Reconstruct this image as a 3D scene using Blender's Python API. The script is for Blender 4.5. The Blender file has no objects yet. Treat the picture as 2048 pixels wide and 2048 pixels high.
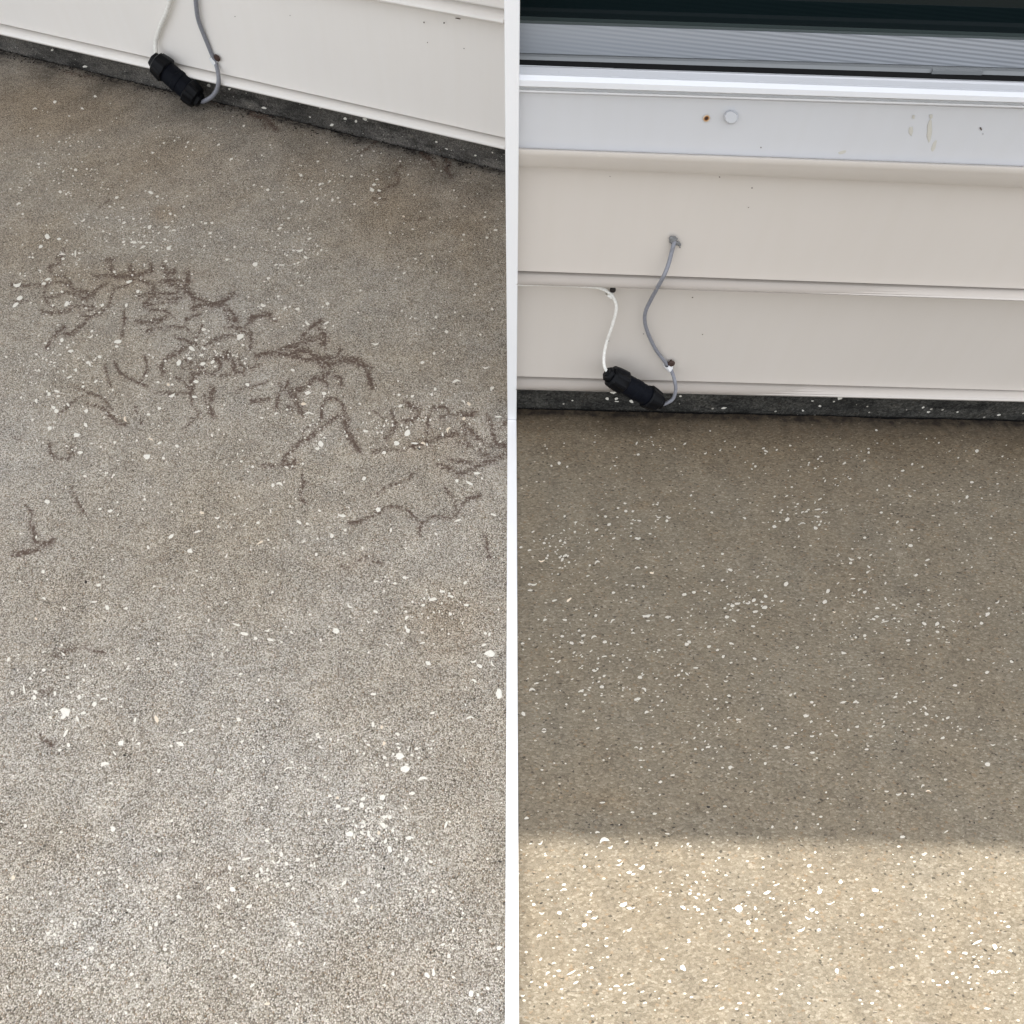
import bpy, bmesh, math, random
import numpy as np
from mathutils import Vector, noise
random.seed(7)
rng = np.random.default_rng(11)

# ------------------------------------------------------------------ camera, sky, sun, exposure
SC = bpy.context.scene
COL = SC.collection
FPX = 1437.0                      # focal length in pixels of the 2048 px photograph
PITCH = math.radians(58.0)        # camera looks this far below the horizon
CAM = np.array([0.0, 0.0, 0.90])
SUN_EL = 72.0

cd = bpy.data.cameras.new('camera')
cam = bpy.data.objects.new('camera', cd)
COL.objects.link(cam)
cam.location = CAM
cam.rotation_euler = (math.radians(90) - PITCH, 0, 0)
cd.sensor_width = 36
cd.lens = 36 * FPX / 2048
cd.clip_start = 0.02
cd.clip_end = 2000
SC.camera = cam

W = bpy.data.worlds.new('World')
SC.world = W
W.use_nodes = True
nt = W.node_tree
nt.nodes.clear()
sky = nt.nodes.new('ShaderNodeTexSky')
sky.sky_type = 'NISHITA'
sky.sun_disc = False
sky.sun_elevation = math.radians(SUN_EL)
sky.sun_rotation = 0.0
sky.dust_density = 3.0
sky.air_density = 1.0
hsv = nt.nodes.new('ShaderNodeHueSaturation')      # thin high cloud takes most of the blue out
hsv.inputs['Saturation'].default_value = 0.22
bg = nt.nodes.new('ShaderNodeBackground')
bg.inputs['Strength'].default_value = 0.15
wo = nt.nodes.new('ShaderNodeOutputWorld')
nt.links.new(sky.outputs[0], hsv.inputs['Color'])
nt.links.new(hsv.outputs[0], bg.inputs[0])
nt.links.new(bg.outputs[0], wo.inputs[0])

sl = bpy.data.lights.new('sun', 'SUN')
sl.energy = 2.1
sl.angle = math.radians(0.6)
sl.color = (1.0, 0.965, 0.91)
sun = bpy.data.objects.new('sun', sl)
COL.objects.link(sun)
sun.rotation_euler = (-math.radians(90 - SUN_EL), 0, 0)
sun.location = (0, 2, 8)

vs = SC.view_settings
vs.view_transform = 'Standard'
vs.look = 'None'
vs.exposure = 1.62
vs.gamma = 1.0
vs.use_curve_mapping = False

# ------------------------------------------------------------------ photo pixel -> place
_fw = np.array([0, math.cos(PITCH), -math.sin(PITCH)])
_up = np.array([0, math.sin(PITCH), math.cos(PITCH)])
_rt = np.array([1.0, 0, 0])

def ray(x, y):
    return (x - 1024) / FPX * _rt + (1024 - y) / FPX * _up + _fw

def gpt(x, y, z=0.0):
    r = ray(x, y)
    return CAM + r * ((z - CAM[2]) / r[2])

def to_px(X, Y, Z=0.0):
    dx, dy, dz = X - CAM[0], Y - CAM[1], Z - CAM[2]
    dep = dy * _fw[1] + dz * _fw[2]
    return 1024 + FPX * dx / dep, 1024 - FPX * (dy * _up[1] + dz * _up[2]) / dep

class Wall:
    def __init__(s, A, B):
        s.a, s.b = gpt(*A), gpt(*B)
        s.xa, s.xb = A[0], B[0]
        s.d = (s.b - s.a) / np.linalg.norm(s.b - s.a)
        s.n = np.array([s.d[1], -s.d[0], 0.0])
        if s.n[1] > 0: s.n = -s.n
    def pt(s, x, y, off=0.0):
        r = ray(x, y)
        P0 = s.a + s.n * off
        return CAM + r * (np.dot(P0 - CAM, s.n) / np.dot(r, s.n))
    def S(s, p): return float(np.dot(p - s.a, s.d))
    def at(s, t, off, z): 
        q = s.a + s.d * t + s.n * off
        return Vector((q[0], q[1], z))
    def line(s, y1, y2, off, x1=None, x2=None):
        p = s.pt(s.xa if x1 is None else x1, y1, off)
        q = s.pt(s.xb if x2 is None else x2, y2, off)
        sp, sq = s.S(p), s.S(q)
        k = (q[2] - p[2]) / (sq - sp)
        return (p[2] - k * sp, k, off)          # z = a + k s
    def mpp(s, x, y, off=0.0):                  # metres per pixel there
        p = s.pt(x, y, off) - CAM
        return float(np.dot(p, _fw)) / FPX

WL = Wall((25, 103), (1010, 340))
WR = Wall((1036, 813), (2022, 837))

# ------------------------------------------------------------------ materials
def mat(name, col, rough=0.5, spec=0.5):
    m = bpy.data.materials.new(name)
    m.use_nodes = True
    b = m.node_tree.nodes['Principled BSDF']
    b.inputs['Base Color'].default_value = (*col, 1)
    b.inputs['Roughness'].default_value = rough
    b.inputs['Specular IOR Level'].default_value = spec
    return m

def N(m, t, **kw):
    n = m.node_tree.nodes.new(t)
    for k, v in kw.items():
        if k.startswith('i_'): n.inputs[k[2:].replace('_', ' ')].default_value = v
        else: setattr(n, k, v)
    return n

def L(m, a, b): m.node_tree.links.new(a, b)

def ramp(m, src, stops, interp='LINEAR'):
    r = N(m, 'ShaderNodeValToRGB')
    r.color_ramp.interpolation = interp
    el = r.color_ramp.elements
    while len(el) < len(stops): el.new(0.5)
    for e, (p, c) in zip(el, stops):
        e.position = p
        e.color = (*c, 1) if len(c) == 3 else c
    L(m, src, r.inputs[0])
    return r.outputs[0]

def mix(m, fac, a, b, mode='MIX'):
    x = N(m, 'ShaderNodeMix', data_type='RGBA', blend_type=mode)
    for sock, v in ((x.inputs[0], fac), (x.inputs[6], a), (x.inputs[7], b)):
        if hasattr(v, 'is_linked') or hasattr(v, 'links'): L(m, v, sock)
        else: sock.default_value = v if isinstance(v, (float, int)) else (*v, 1)
    return x.outputs[2]

def math_n(m, op, a, b=None, clamp=False):
    x = N(m, 'ShaderNodeMath', operation=op, use_clamp=clamp)
    for sock, v in ((x.inputs[0], a), (x.inputs[1], b)):
        if v is None: continue
        if hasattr(v, 'links'): L(m, v, sock)
        else: sock.default_value = v
    return x.outputs[0]

def tex(m, kind, scale, co, **kw):
    t = N(m, kind, **kw)
    t.inputs['Scale'].default_value = scale
    L(m, co, t.inputs['Vector'])
    return t

def coords(m, scale=(1, 1, 1), rot=0.0):
    tc = N(m, 'ShaderNodeTexCoord')
    mp = N(m, 'ShaderNodeMapping')
    mp.inputs['Scale'].default_value = scale
    mp.inputs['Rotation'].default_value = (0, 0, rot)
    L(m, tc.outputs['Object'], mp.inputs[0])
    return mp.outputs[0]

def concrete(name, stops, gap, gapamt, patch_a, patch_b, grain, stretch=(1, 1, 1), rot=0.0, bump=0.5, contrast=1.0, ochre=0.5, dark=.7, blot=0.0):
    m = mat(name, (.3, .3, .3), 0.9, 0.25)
    b = m.node_tree.nodes['Principled BSDF']
    c0 = coords(m)
    cg = coords(m, stretch, rot)
    wob = tex(m, 'ShaderNodeTexNoise', grain * 0.8, cg)           # roughens the grain outlines
    wv = N(m, 'ShaderNodeVectorMath', operation='MULTIPLY_ADD')
    L(m, wob.outputs['Color'], wv.inputs[0])
    wv.inputs[1].default_value = (1.1 / grain,) * 3
    L(m, cg, wv.inputs[2])
    v = tex(m, 'ShaderNodeTexVoronoi', grain, wv.outputs[0], feature='F1')
    sep = N(m, 'ShaderNodeSeparateColor')
    L(m, v.outputs['Color'], sep.inputs[0])
    col = ramp(m, sep.outputs[0], stops)
    # occasional ochre and rusty grains
    oc = math_n(m, 'GREATER_THAN', sep.outputs[1], 0.965)
    col = mix(m, math_n(m, 'MULTIPLY', oc, ochre), col, (.30, .17, .07))
    dk = math_n(m, 'LESS_THAN', sep.outputs[2], 0.018)
    col = mix(m, math_n(m, 'MULTIPLY', dk, 0.75), col, (.03, .028, .025))
    # dark sand between the grains
    g = ramp(m, math_n(m, 'MULTIPLY', v.outputs['Distance'], 1.0), [(0.40, (0, 0, 0)), (0.78, (1, 1, 1))])
    nz = tex(m, 'ShaderNodeTexNoise', 14, c0)
    gamt = ramp(m, nz.outputs[0], [(0.35, (gapamt * .65,) * 3), (0.65, (gapamt,) * 3)])
    col = mix(m, mix(m, 1.0, g, gamt, 'MULTIPLY'), col, gap)
    # finer sand
    fn = tex(m, 'ShaderNodeTexNoise', grain * 2.2, cg)
    fn.inputs['Detail'].default_value = 1
    k = 0.38 * contrast
    col = mix(m, 1.0, col, ramp(m, fn.outputs[0], [(0.3, (1 - k,) * 3), (0.7, (1 + k * .6,) * 3)]), 'MULTIPLY')
    # broad patches of the slab's own colour
    p1 = tex(m, 'ShaderNodeTexNoise', 2.6, c0)
    p1.inputs['Detail'].default_value = 5
    p1.inputs['Roughness'].default_value = 0.6
    col = mix(m, 1.0, col, ramp(m, p1.outputs[0], [(0.38, patch_a), (0.62, patch_b)]), 'MULTIPLY')
    p2 = tex(m, 'ShaderNodeTexNoise', 26, c0)
    p2.inputs['Detail'].default_value = 3
    col = mix(m, 1.0, col, ramp(m, p2.outputs[0], [(0.3, (.88, .88, .88)), (0.7, (1.08, 1.07, 1.05))]), 'MULTIPLY')
    if blot:
        bn = tex(m, 'ShaderNodeTexNoise', 1.0, coords(m, (11, 11, 30)))
        bn.inputs['Detail'].default_value = 6
        bn.inputs['Roughness'].default_value = .7
        col = mix(m, 1.0, col, ramp(m, bn.outputs[0], [(0.36, (1 - blot,) * 3), (0.5, (.95,) * 3), (0.66, (1.25, 1.22, 1.18))]), 'MULTIPLY')
    # small pale and dark specks
    v2 = tex(m, 'ShaderNodeTexVoronoi', grain * .36, cg, feature='F1')
    s2 = N(m, 'ShaderNodeSeparateColor')
    L(m, v2.outputs['Color'], s2.inputs[0])
    near = math_n(m, 'LESS_THAN', v2.outputs['Distance'], 0.2)
    few = math_n(m, 'GREATER_THAN', s2.outputs[0], 0.90)
    col = mix(m, math_n(m, 'MULTIPLY', math_n(m, 'MULTIPLY', near, few), .75), col, (.62, .58, .50))
    few2 = math_n(m, 'LESS_THAN', s2.outputs[0], 0.07)
    near2 = math_n(m, 'LESS_THAN', v2.outputs['Distance'], 0.24)
    col = mix(m, math_n(m, 'MULTIPLY', math_n(m, 'MULTIPLY', near2, few2), dark), col, (.035, .033, .03))
    # soil and a smooth darkening along the wall
    ag = N(m, 'ShaderNodeAttribute', attribute_name='grime_dark')
    gg = tex(m, 'ShaderNodeTexNoise', 70, c0)
    gg.inputs['Detail'].default_value = 4
    gf = math_n(m, 'MULTIPLY', ag.outputs['Fac'], ramp(m, gg.outputs[0], [(0.3, (.55,) * 3), (0.65, (1,) * 3)]), True)
    col = mix(m, gf, col, (.030, .026, .023))
    aw = N(m, 'ShaderNodeAttribute', attribute_name='pale_cool')  # paler, cooler tone, mostly towards the near end
    wf = math_n(m, 'MULTIPLY', aw.outputs['Fac'], ramp(m, p2.outputs[0], [(0.35, (.6,) * 3), (0.6, (1,) * 3)]), True)
    col = mix(m, wf, col, mix(m, 1.0, col, (1.12, 1.145, 1.18), 'MULTIPLY'))
    ab = N(m, 'ShaderNodeAttribute', attribute_name='brown')
    col = mix(m, ab.outputs['Fac'], col, mix(m, 1.0, col, (.80, .66, .50), 'MULTIPLY'))
    # rust coloured tendrils: pigment sits in the pits between the grains
    ar = N(m, 'ShaderNodeAttribute', attribute_name='rust')
    rn = tex(m, 'ShaderNodeTexNoise', 210, c0)
    rn.inputs['Detail'].default_value = 4
    rn.inputs['Roughness'].default_value = .7
    rl = tex(m, 'ShaderNodeTexNoise', 42, c0)
    rsum = math_n(m, 'ADD', math_n(m, 'MULTIPLY', math_n(m, 'SUBTRACT', rn.outputs[0], .5), 2.6), math_n(m, 'MULTIPLY', rl.outputs[0], .7))
    thr = math_n(m, 'SUBTRACT', math_n(m, 'ADD', ar.outputs['Fac'], rsum), 0.60)
    rf = math_n(m, 'MULTIPLY', math_n(m, 'MULTIPLY', thr, 2.2, True), math_n(m, 'MULTIPLY', ar.outputs['Fac'], 5.0, True))
    col = mix(m, math_n(m, 'MULTIPLY', rf, .86), col, (.088, .052, .037))
    ac = N(m, 'ShaderNodeAttribute', attribute_name='hairline')
    col = mix(m, ac.outputs['Fac'], col, (.03, .027, .024))
    L(m, col, b.inputs['Base Color'])
    h = math_n(m, 'ADD', math_n(m, 'MULTIPLY', v.outputs['Distance'], -1.0), math_n(m, 'MULTIPLY', fn.outputs[0], 0.6))
    bp = N(m, 'ShaderNodeBump')
    bp.inputs['Strength'].default_value = bump
    bp.inputs['Distance'].default_value = 0.0012
    L(m, h, bp.inputs['Height'])
    L(m, bp.outputs[0], b.inputs['Normal'])
    return m

G = lambda v, w=1.0, c=1.0: (v * 1.03, v * w, v * c)
M_left = concrete('exposed_aggregate_grey',
    [(0.0, (.25, .22, .18)), (0.25, (.42, .38, .325)), (0.5, (.56, .52, .455)), (0.75, (.66, .62, .56)), (1.0, (.80, .77, .71))],
    (.060, .048, .036), 0.85, (.91, .86, .78), (1.02, 1.01, .99), 640, bump=0.9)
M_right = concrete('exposed_aggregate_brown',
    [(0.0, (.172, .150, .114)), (0.3, (.208, .184, .143)), (0.6, (.234, .209, .165)), (0.85, (.262, .236, .189)), (1.0, (.32, .296, .243))],
    (.115, .098, .072), 0.36, (.97, .955, .93), (1.0, 1.0, .99), 430, (0.7, 1.2, 1), math.radians(-12), bump=0.45, contrast=.6, ochre=.25, dark=.4)
M_found = concrete('foundation_concrete',
    [(0.0, (.10, .095, .085)), (0.5, (.17, .165, .15)), (1.0, (.26, .25, .23))],
    (.03, .029, .027), 0.5, (.26, .26, .255), (.50, .50, .485), 300, bump=0.8, contrast=.8, ochre=.1, blot=.65)

M_foundL = concrete('foundation_concrete_grey',
    [(0.0, (.12, .11, .10)), (0.5, (.19, .18, .165)), (1.0, (.30, .285, .265))],
    (.05, .046, .042), 0.5, (.42, .42, .41), (.95, .94, .92), 520, bump=0.8, contrast=.8, ochre=.1, blot=.65)

def vinyl(name, col, var=0.04, grain=0.25):
    m = mat(name, col, 0.33, 0.5)
    b = m.node_tree.nodes['Principled BSDF']
    c = coords(m)
    n = tex(m, 'ShaderNodeTexNoise', 3.0, c)
    n.inputs['Detail'].default_value = 6
    cc = mix(m, 1.0, col, ramp(m, n.outputs[0], [(0.3, (1 - var,) * 3), (0.7, (1, 1, 1))]), 'MULTIPLY')
    # faint dust and water marks running down
    c2 = coords(m, (60, 60, 4))
    d = tex(m, 'ShaderNodeTexNoise', 1.0, c2)
    cc = mix(m, 1.0, cc, ramp(m, d.outputs[0], [(0.35, (.992, .99, .985)), (0.6, (1, 1, 1))]), 'MULTIPLY')
    v = tex(m, 'ShaderNodeTexVoronoi', 42, c, feature='F1')
    s = N(m, 'ShaderNodeSeparateColor')
    L(m, v.outputs['Color'], s.inputs[0])
    sp = math_n(m, 'MULTIPLY', math_n(m, 'LESS_THAN', v.outputs['Distance'], 0.035), math_n(m, 'GREATER_THAN', s.outputs[0], .9))
    cc = mix(m, math_n(m, 'MULTIPLY', sp, .12), cc, (.12, .10, .08))
    L(m, cc, b.inputs['Base Color'])
    g = tex(m, 'ShaderNodeTexNoise', 1.0, coords(m, (90, 90, 700)))     # embossed grain
    w = tex(m, 'ShaderNodeTexNoise', 5.0, c)
    h = math_n(m, 'ADD', math_n(m, 'MULTIPLY', g.outputs[0], 0.04), math_n(m, 'MULTIPLY', w.outputs[0], 1.0))
    bp = N(m, 'ShaderNodeBump')
    bp.inputs['Strength'].default_value = grain
    bp.inputs['Distance'].default_value = 0.004
    L(m, h, bp.inputs['Height'])
    L(m, bp.outputs[0], b.inputs['Normal'])
    return m

M_sideL = vinyl('siding_bright_exposure', (.87, .835, .785))  # same siding, base colour raised to carry the brighter exposure
M_sideR = vinyl('siding_dim_exposure', (.625, .575, .518))  # same siding, base colour lowered to carry the dimmer exposure
M_white = vinyl('white_vinyl', (.625, .63, .645))
M_bright = vinyl('bright_white_vinyl', (.80, .81, .83), .02, .1)
M_grey = vinyl('grey_window_vinyl', (.25, .26, .265))
M_post = vinyl('divider_white', (.88, .88, .88), .02, .1)
M_joint = mat('dark_joint', (.012, .012, .012), .9, .1)
M_black = mat('black_plastic', (.0028, .0032, .0045), .45, .15)
M_blackb = mat('black_plastic_body', (.0035, .0045, .008), .6, .1)
M_cabw = mat('white_cable_jacket', (.84, .825, .77), .45)
M_cabg = mat('grey_cable_jacket', (.235, .24, .27), .4, .6)
M_nail = mat('rusted_nail', (.05, .025, .018), .7)
M_nailb = mat('black_nail', (.012, .008, .007), .6)
M_clip = mat('clip_plastic', (.8, .8, .8), .4)
M_seal = mat('grey_sealant', (.20, .20, .20), .6)
M_glass = mat('window_glass', (.006, .012, .013), .05, .5)
M_gasket = mat('glazing_gasket', (.045, .062, .058), .5)
M_roof = mat('roof_soffit', (.55, .54, .52), .8)
M_shell = mat('shell', (.82, .79, .71), .6)
M_shellR = mat('shaded_shell', (.62, .59, .52), .7)  # darker shell copy, shade of the brown patio put into its colour
M_shellt = mat('tan_shell', (.76, .66, .52), .6)
M_pebble = mat('black_pebble', (.04, .036, .032), .9, .1)
M_grit = mat('dirt_grit', (.035, .030, .026), .95, .1)
M_drip = mat('dried_sap', (.56, .54, .48), .5)
M_soil = mat('soil', (.05, .045, .035), 1.0)
for mm, k in ((M_shell, 900), (M_shellR, 900), (M_cabw, 300), (M_cabg, 250), (M_blackb, 220), (M_black, 220), (M_seal, 500)):
    b = mm.node_tree.nodes['Principled BSDF']
    base = tuple(b.inputs['Base Color'].default_value)[:3]
    n = tex(mm, 'ShaderNodeTexNoise', k, coords(mm))
    n.inputs['Detail'].default_value = 3
    L(mm, mix(mm, 1.0, base, ramp(mm, n.outputs[0], [(0.3, (.84, .83, .81)), (0.65, (1.03, 1.03, 1.03))]), 'MULTIPLY'), b.inputs['Base Color'])

# ------------------------------------------------------------------ object helpers
def mesh_obj(name, verts, faces, m, parent=None, smooth=False, kind=None):
    me = bpy.data.meshes.new(name)
    me.from_pydata([tuple(v) for v in verts], [], faces)
    me.materials.append(m)
    if smooth:
        me.polygons.foreach_set('use_smooth', [True] * len(me.polygons))
    bm = bmesh.new(); bm.from_mesh(me)
    bmesh.ops.recalc_face_normals(bm, faces=bm.faces)
    bm.to_mesh(me); bm.free()
    o = bpy.data.objects.new(name, me)
    COL.objects.link(o)
    if parent is not None: o.parent = parent
    if kind: o['kind'] = kind
    return o

def tag(o, label, cat, group=None):
    o['label'] = label; o['category'] = cat
    if group: o['group'] = group
    return o

def thing(name, label, cat, loc=(0, 0, 0), group=None):
    o = bpy.data.objects.new(name, None)
    COL.objects.link(o)
    o.empty_display_size = 0.05
    return tag(o, label, cat, group)

def box(name, x0, x1, y0, y1, z0, z1, m, parent=None, kind=None, bevel=0.0):
    v = [(x, y, z) for x in (x0, x1) for y in (y0, y1) for z in (z0, z1)]
    f = [(0, 1, 3, 2), (4, 6, 7, 5), (0, 4, 5, 1), (2, 3, 7, 6), (0, 2, 6, 4), (1, 5, 7, 3)]
    o = mesh_obj(name, v, f, m, parent, kind=kind)
    if bevel:
        md = o.modifiers.new('bevel', 'BEVEL'); md.width = bevel; md.segments = 2
    return o

def extr(name, wall, prof, s0, s1, m, parent, back=None, smooth=True, nseg=1, kind=None):
    """prof: list of line tuples (a, k, off) seen top to bottom; closed at the back at offset `back`."""
    P = list(prof)
    if back is not None:
        P = P + [(prof[-1][0], prof[-1][1], back), (prof[0][0], prof[0][1], back)]
    V, F = [], []
    for i in range(nseg + 1):
        s = s0 + (s1 - s0) * i / nseg
        for a, k, off in P:
            V.append(wall.at(s, off, a + k * s))
    n = len(P)
    for i in range(nseg):
        for j in range(n):
            if back is None and j == n - 1: continue
            j2 = (j + 1) % n
            F.append((i * n + j, i * n + j2, (i + 1) * n + j2, (i + 1) * n + j))
    if back is not None:
        F.append(tuple(range(n))); F.append(tuple(nseg * n + j for j in range(n))[::-1])
    o = mesh_obj(name, V, F, m, parent, kind=kind)
    if smooth:
        bm = bmesh.new(); bm.from_mesh(o.data)
        for f in bm.faces: f.smooth = len(f.verts) == 4
        for e in bm.edges:
            if len(e.link_faces) == 2 and e.calc_face_angle() > math.radians(38): e.smooth = False
        bm.to_mesh(o.data); bm.free()
    return o

def lerp_line(p, q, t, off):
    return (p[0] + (q[0] - p[0]) * t, p[1] + (q[1] - p[1]) * t, off)

def board(name, wall, top, groove, beadtop, beadbot, s0, s1, m, parent, face=.0125, bulge=.017):
    """top, groove ... : (y1, y2[, x1, x2]) pixel lines or line tuples with offset None"""
    def ln(q, off):
        if isinstance(q, tuple) and q and q[0] == 'z': return (q[1], q[2], off)
        return wall.line(q[0], q[1], off, *(q[2:] if len(q) > 2 else ()))
    prof = [ln(top, face - .0105), ln(groove, face + .001)]
    g = ln(groove, face)
    a, b = ln(beadtop, face), ln(beadbot, face + bulge * .85)
    prof += [lerp_line(g, a, .05, face - .019), lerp_line(g, a, .95, face - .019)]
    for i in range(9):
        t = i / 8
        prof.append(lerp_line(a, b, (1 - math.cos(math.pi * t)) / 2, face + .001 + bulge * math.sin(math.pi * t)))
    return extr(name, wall, prof, s0, s1, m, parent, back=-.012)

# ------------------------------------------------------------------ painted-on ground masks (world grid, masks looked up along the photo's strokes)
def catmull(P, n=8):
    P = np.array(P, float)
    if len(P) < 3:
        return P
    Q = np.vstack([2 * P[0] - P[1], P, 2 * P[-1] - P[-2]])
    out = []
    for i in range(1, len(Q) - 2):
        for t in np.linspace(0, 1, n, endpoint=False):
            a, b, c, d = Q[i - 1], Q[i], Q[i + 1], Q[i + 2]
            out.append(.5 * ((2 * b) + (-a + c) * t + (2 * a - 5 * b + 4 * c - d) * t * t + (-a + 3 * b - 3 * c + d) * t ** 3))
    out.append(P[-1])
    return np.array(out)

SET = {'5': (0, 480, .2691), '6': (500, 580, .2743), 'A': (500, 1080, .2743), 'B': (0, 1000, .2743), 'C': (500, 1530, .2743),
       'D': (0, 80, .2743), 'E': (500, 200, .2743), 'F': (1024, 760, .4140), 'G': (1528, 760, .4140), 'H': (1528, 1500, .2837),
       'I': (1024, 1500, .2837), 'J': (0, 1500, .2837)}
def P(k, x, y):
    a, b, c = SET[k]
    return a + c * x, b + c * y

def paint(acc, px, py, pts, width, strength, hard=1.0):
    pts = catmull(pts, 5)
    x0, y0 = pts.min(0) - width * 3
    x1, y1 = pts.max(0) + width * 3
    idx = np.nonzero((px > x0) & (px < x1) & (py > y0) & (py < y1))[0]
    if not len(idx): return
    X, Y = px[idx], py[idx]
    best = np.full(len(idx), 1e9)
    for (ax, ay), (bx, by) in zip(pts[:-1], pts[1:]):
        vx, vy = bx - ax, by - ay
        t = np.clip(((X - ax) * vx + (Y - ay) * vy) / (vx * vx + vy * vy + 1e-9), 0, 1)
        best = np.minimum(best, (X - ax - t * vx) ** 2 + (Y - ay - t * vy) ** 2)
    val = strength * np.exp(-(best / (width * width)) ** hard)
    acc[idx] = np.maximum(acc[idx], val)

def blob(acc, px, py, cx, cy, rx, ry, s, ang=0.0, mode='max'):
    c, q = math.cos(ang), math.sin(ang)
    dx, dy = px - cx, py - cy
    u, v = (dx * c + dy * q) / rx, (-dx * q + dy * c) / ry
    val = s * np.exp(-(u * u + v * v))
    if mode == 'max': np.maximum(acc, val, out=acc)
    else: acc += val

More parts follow.
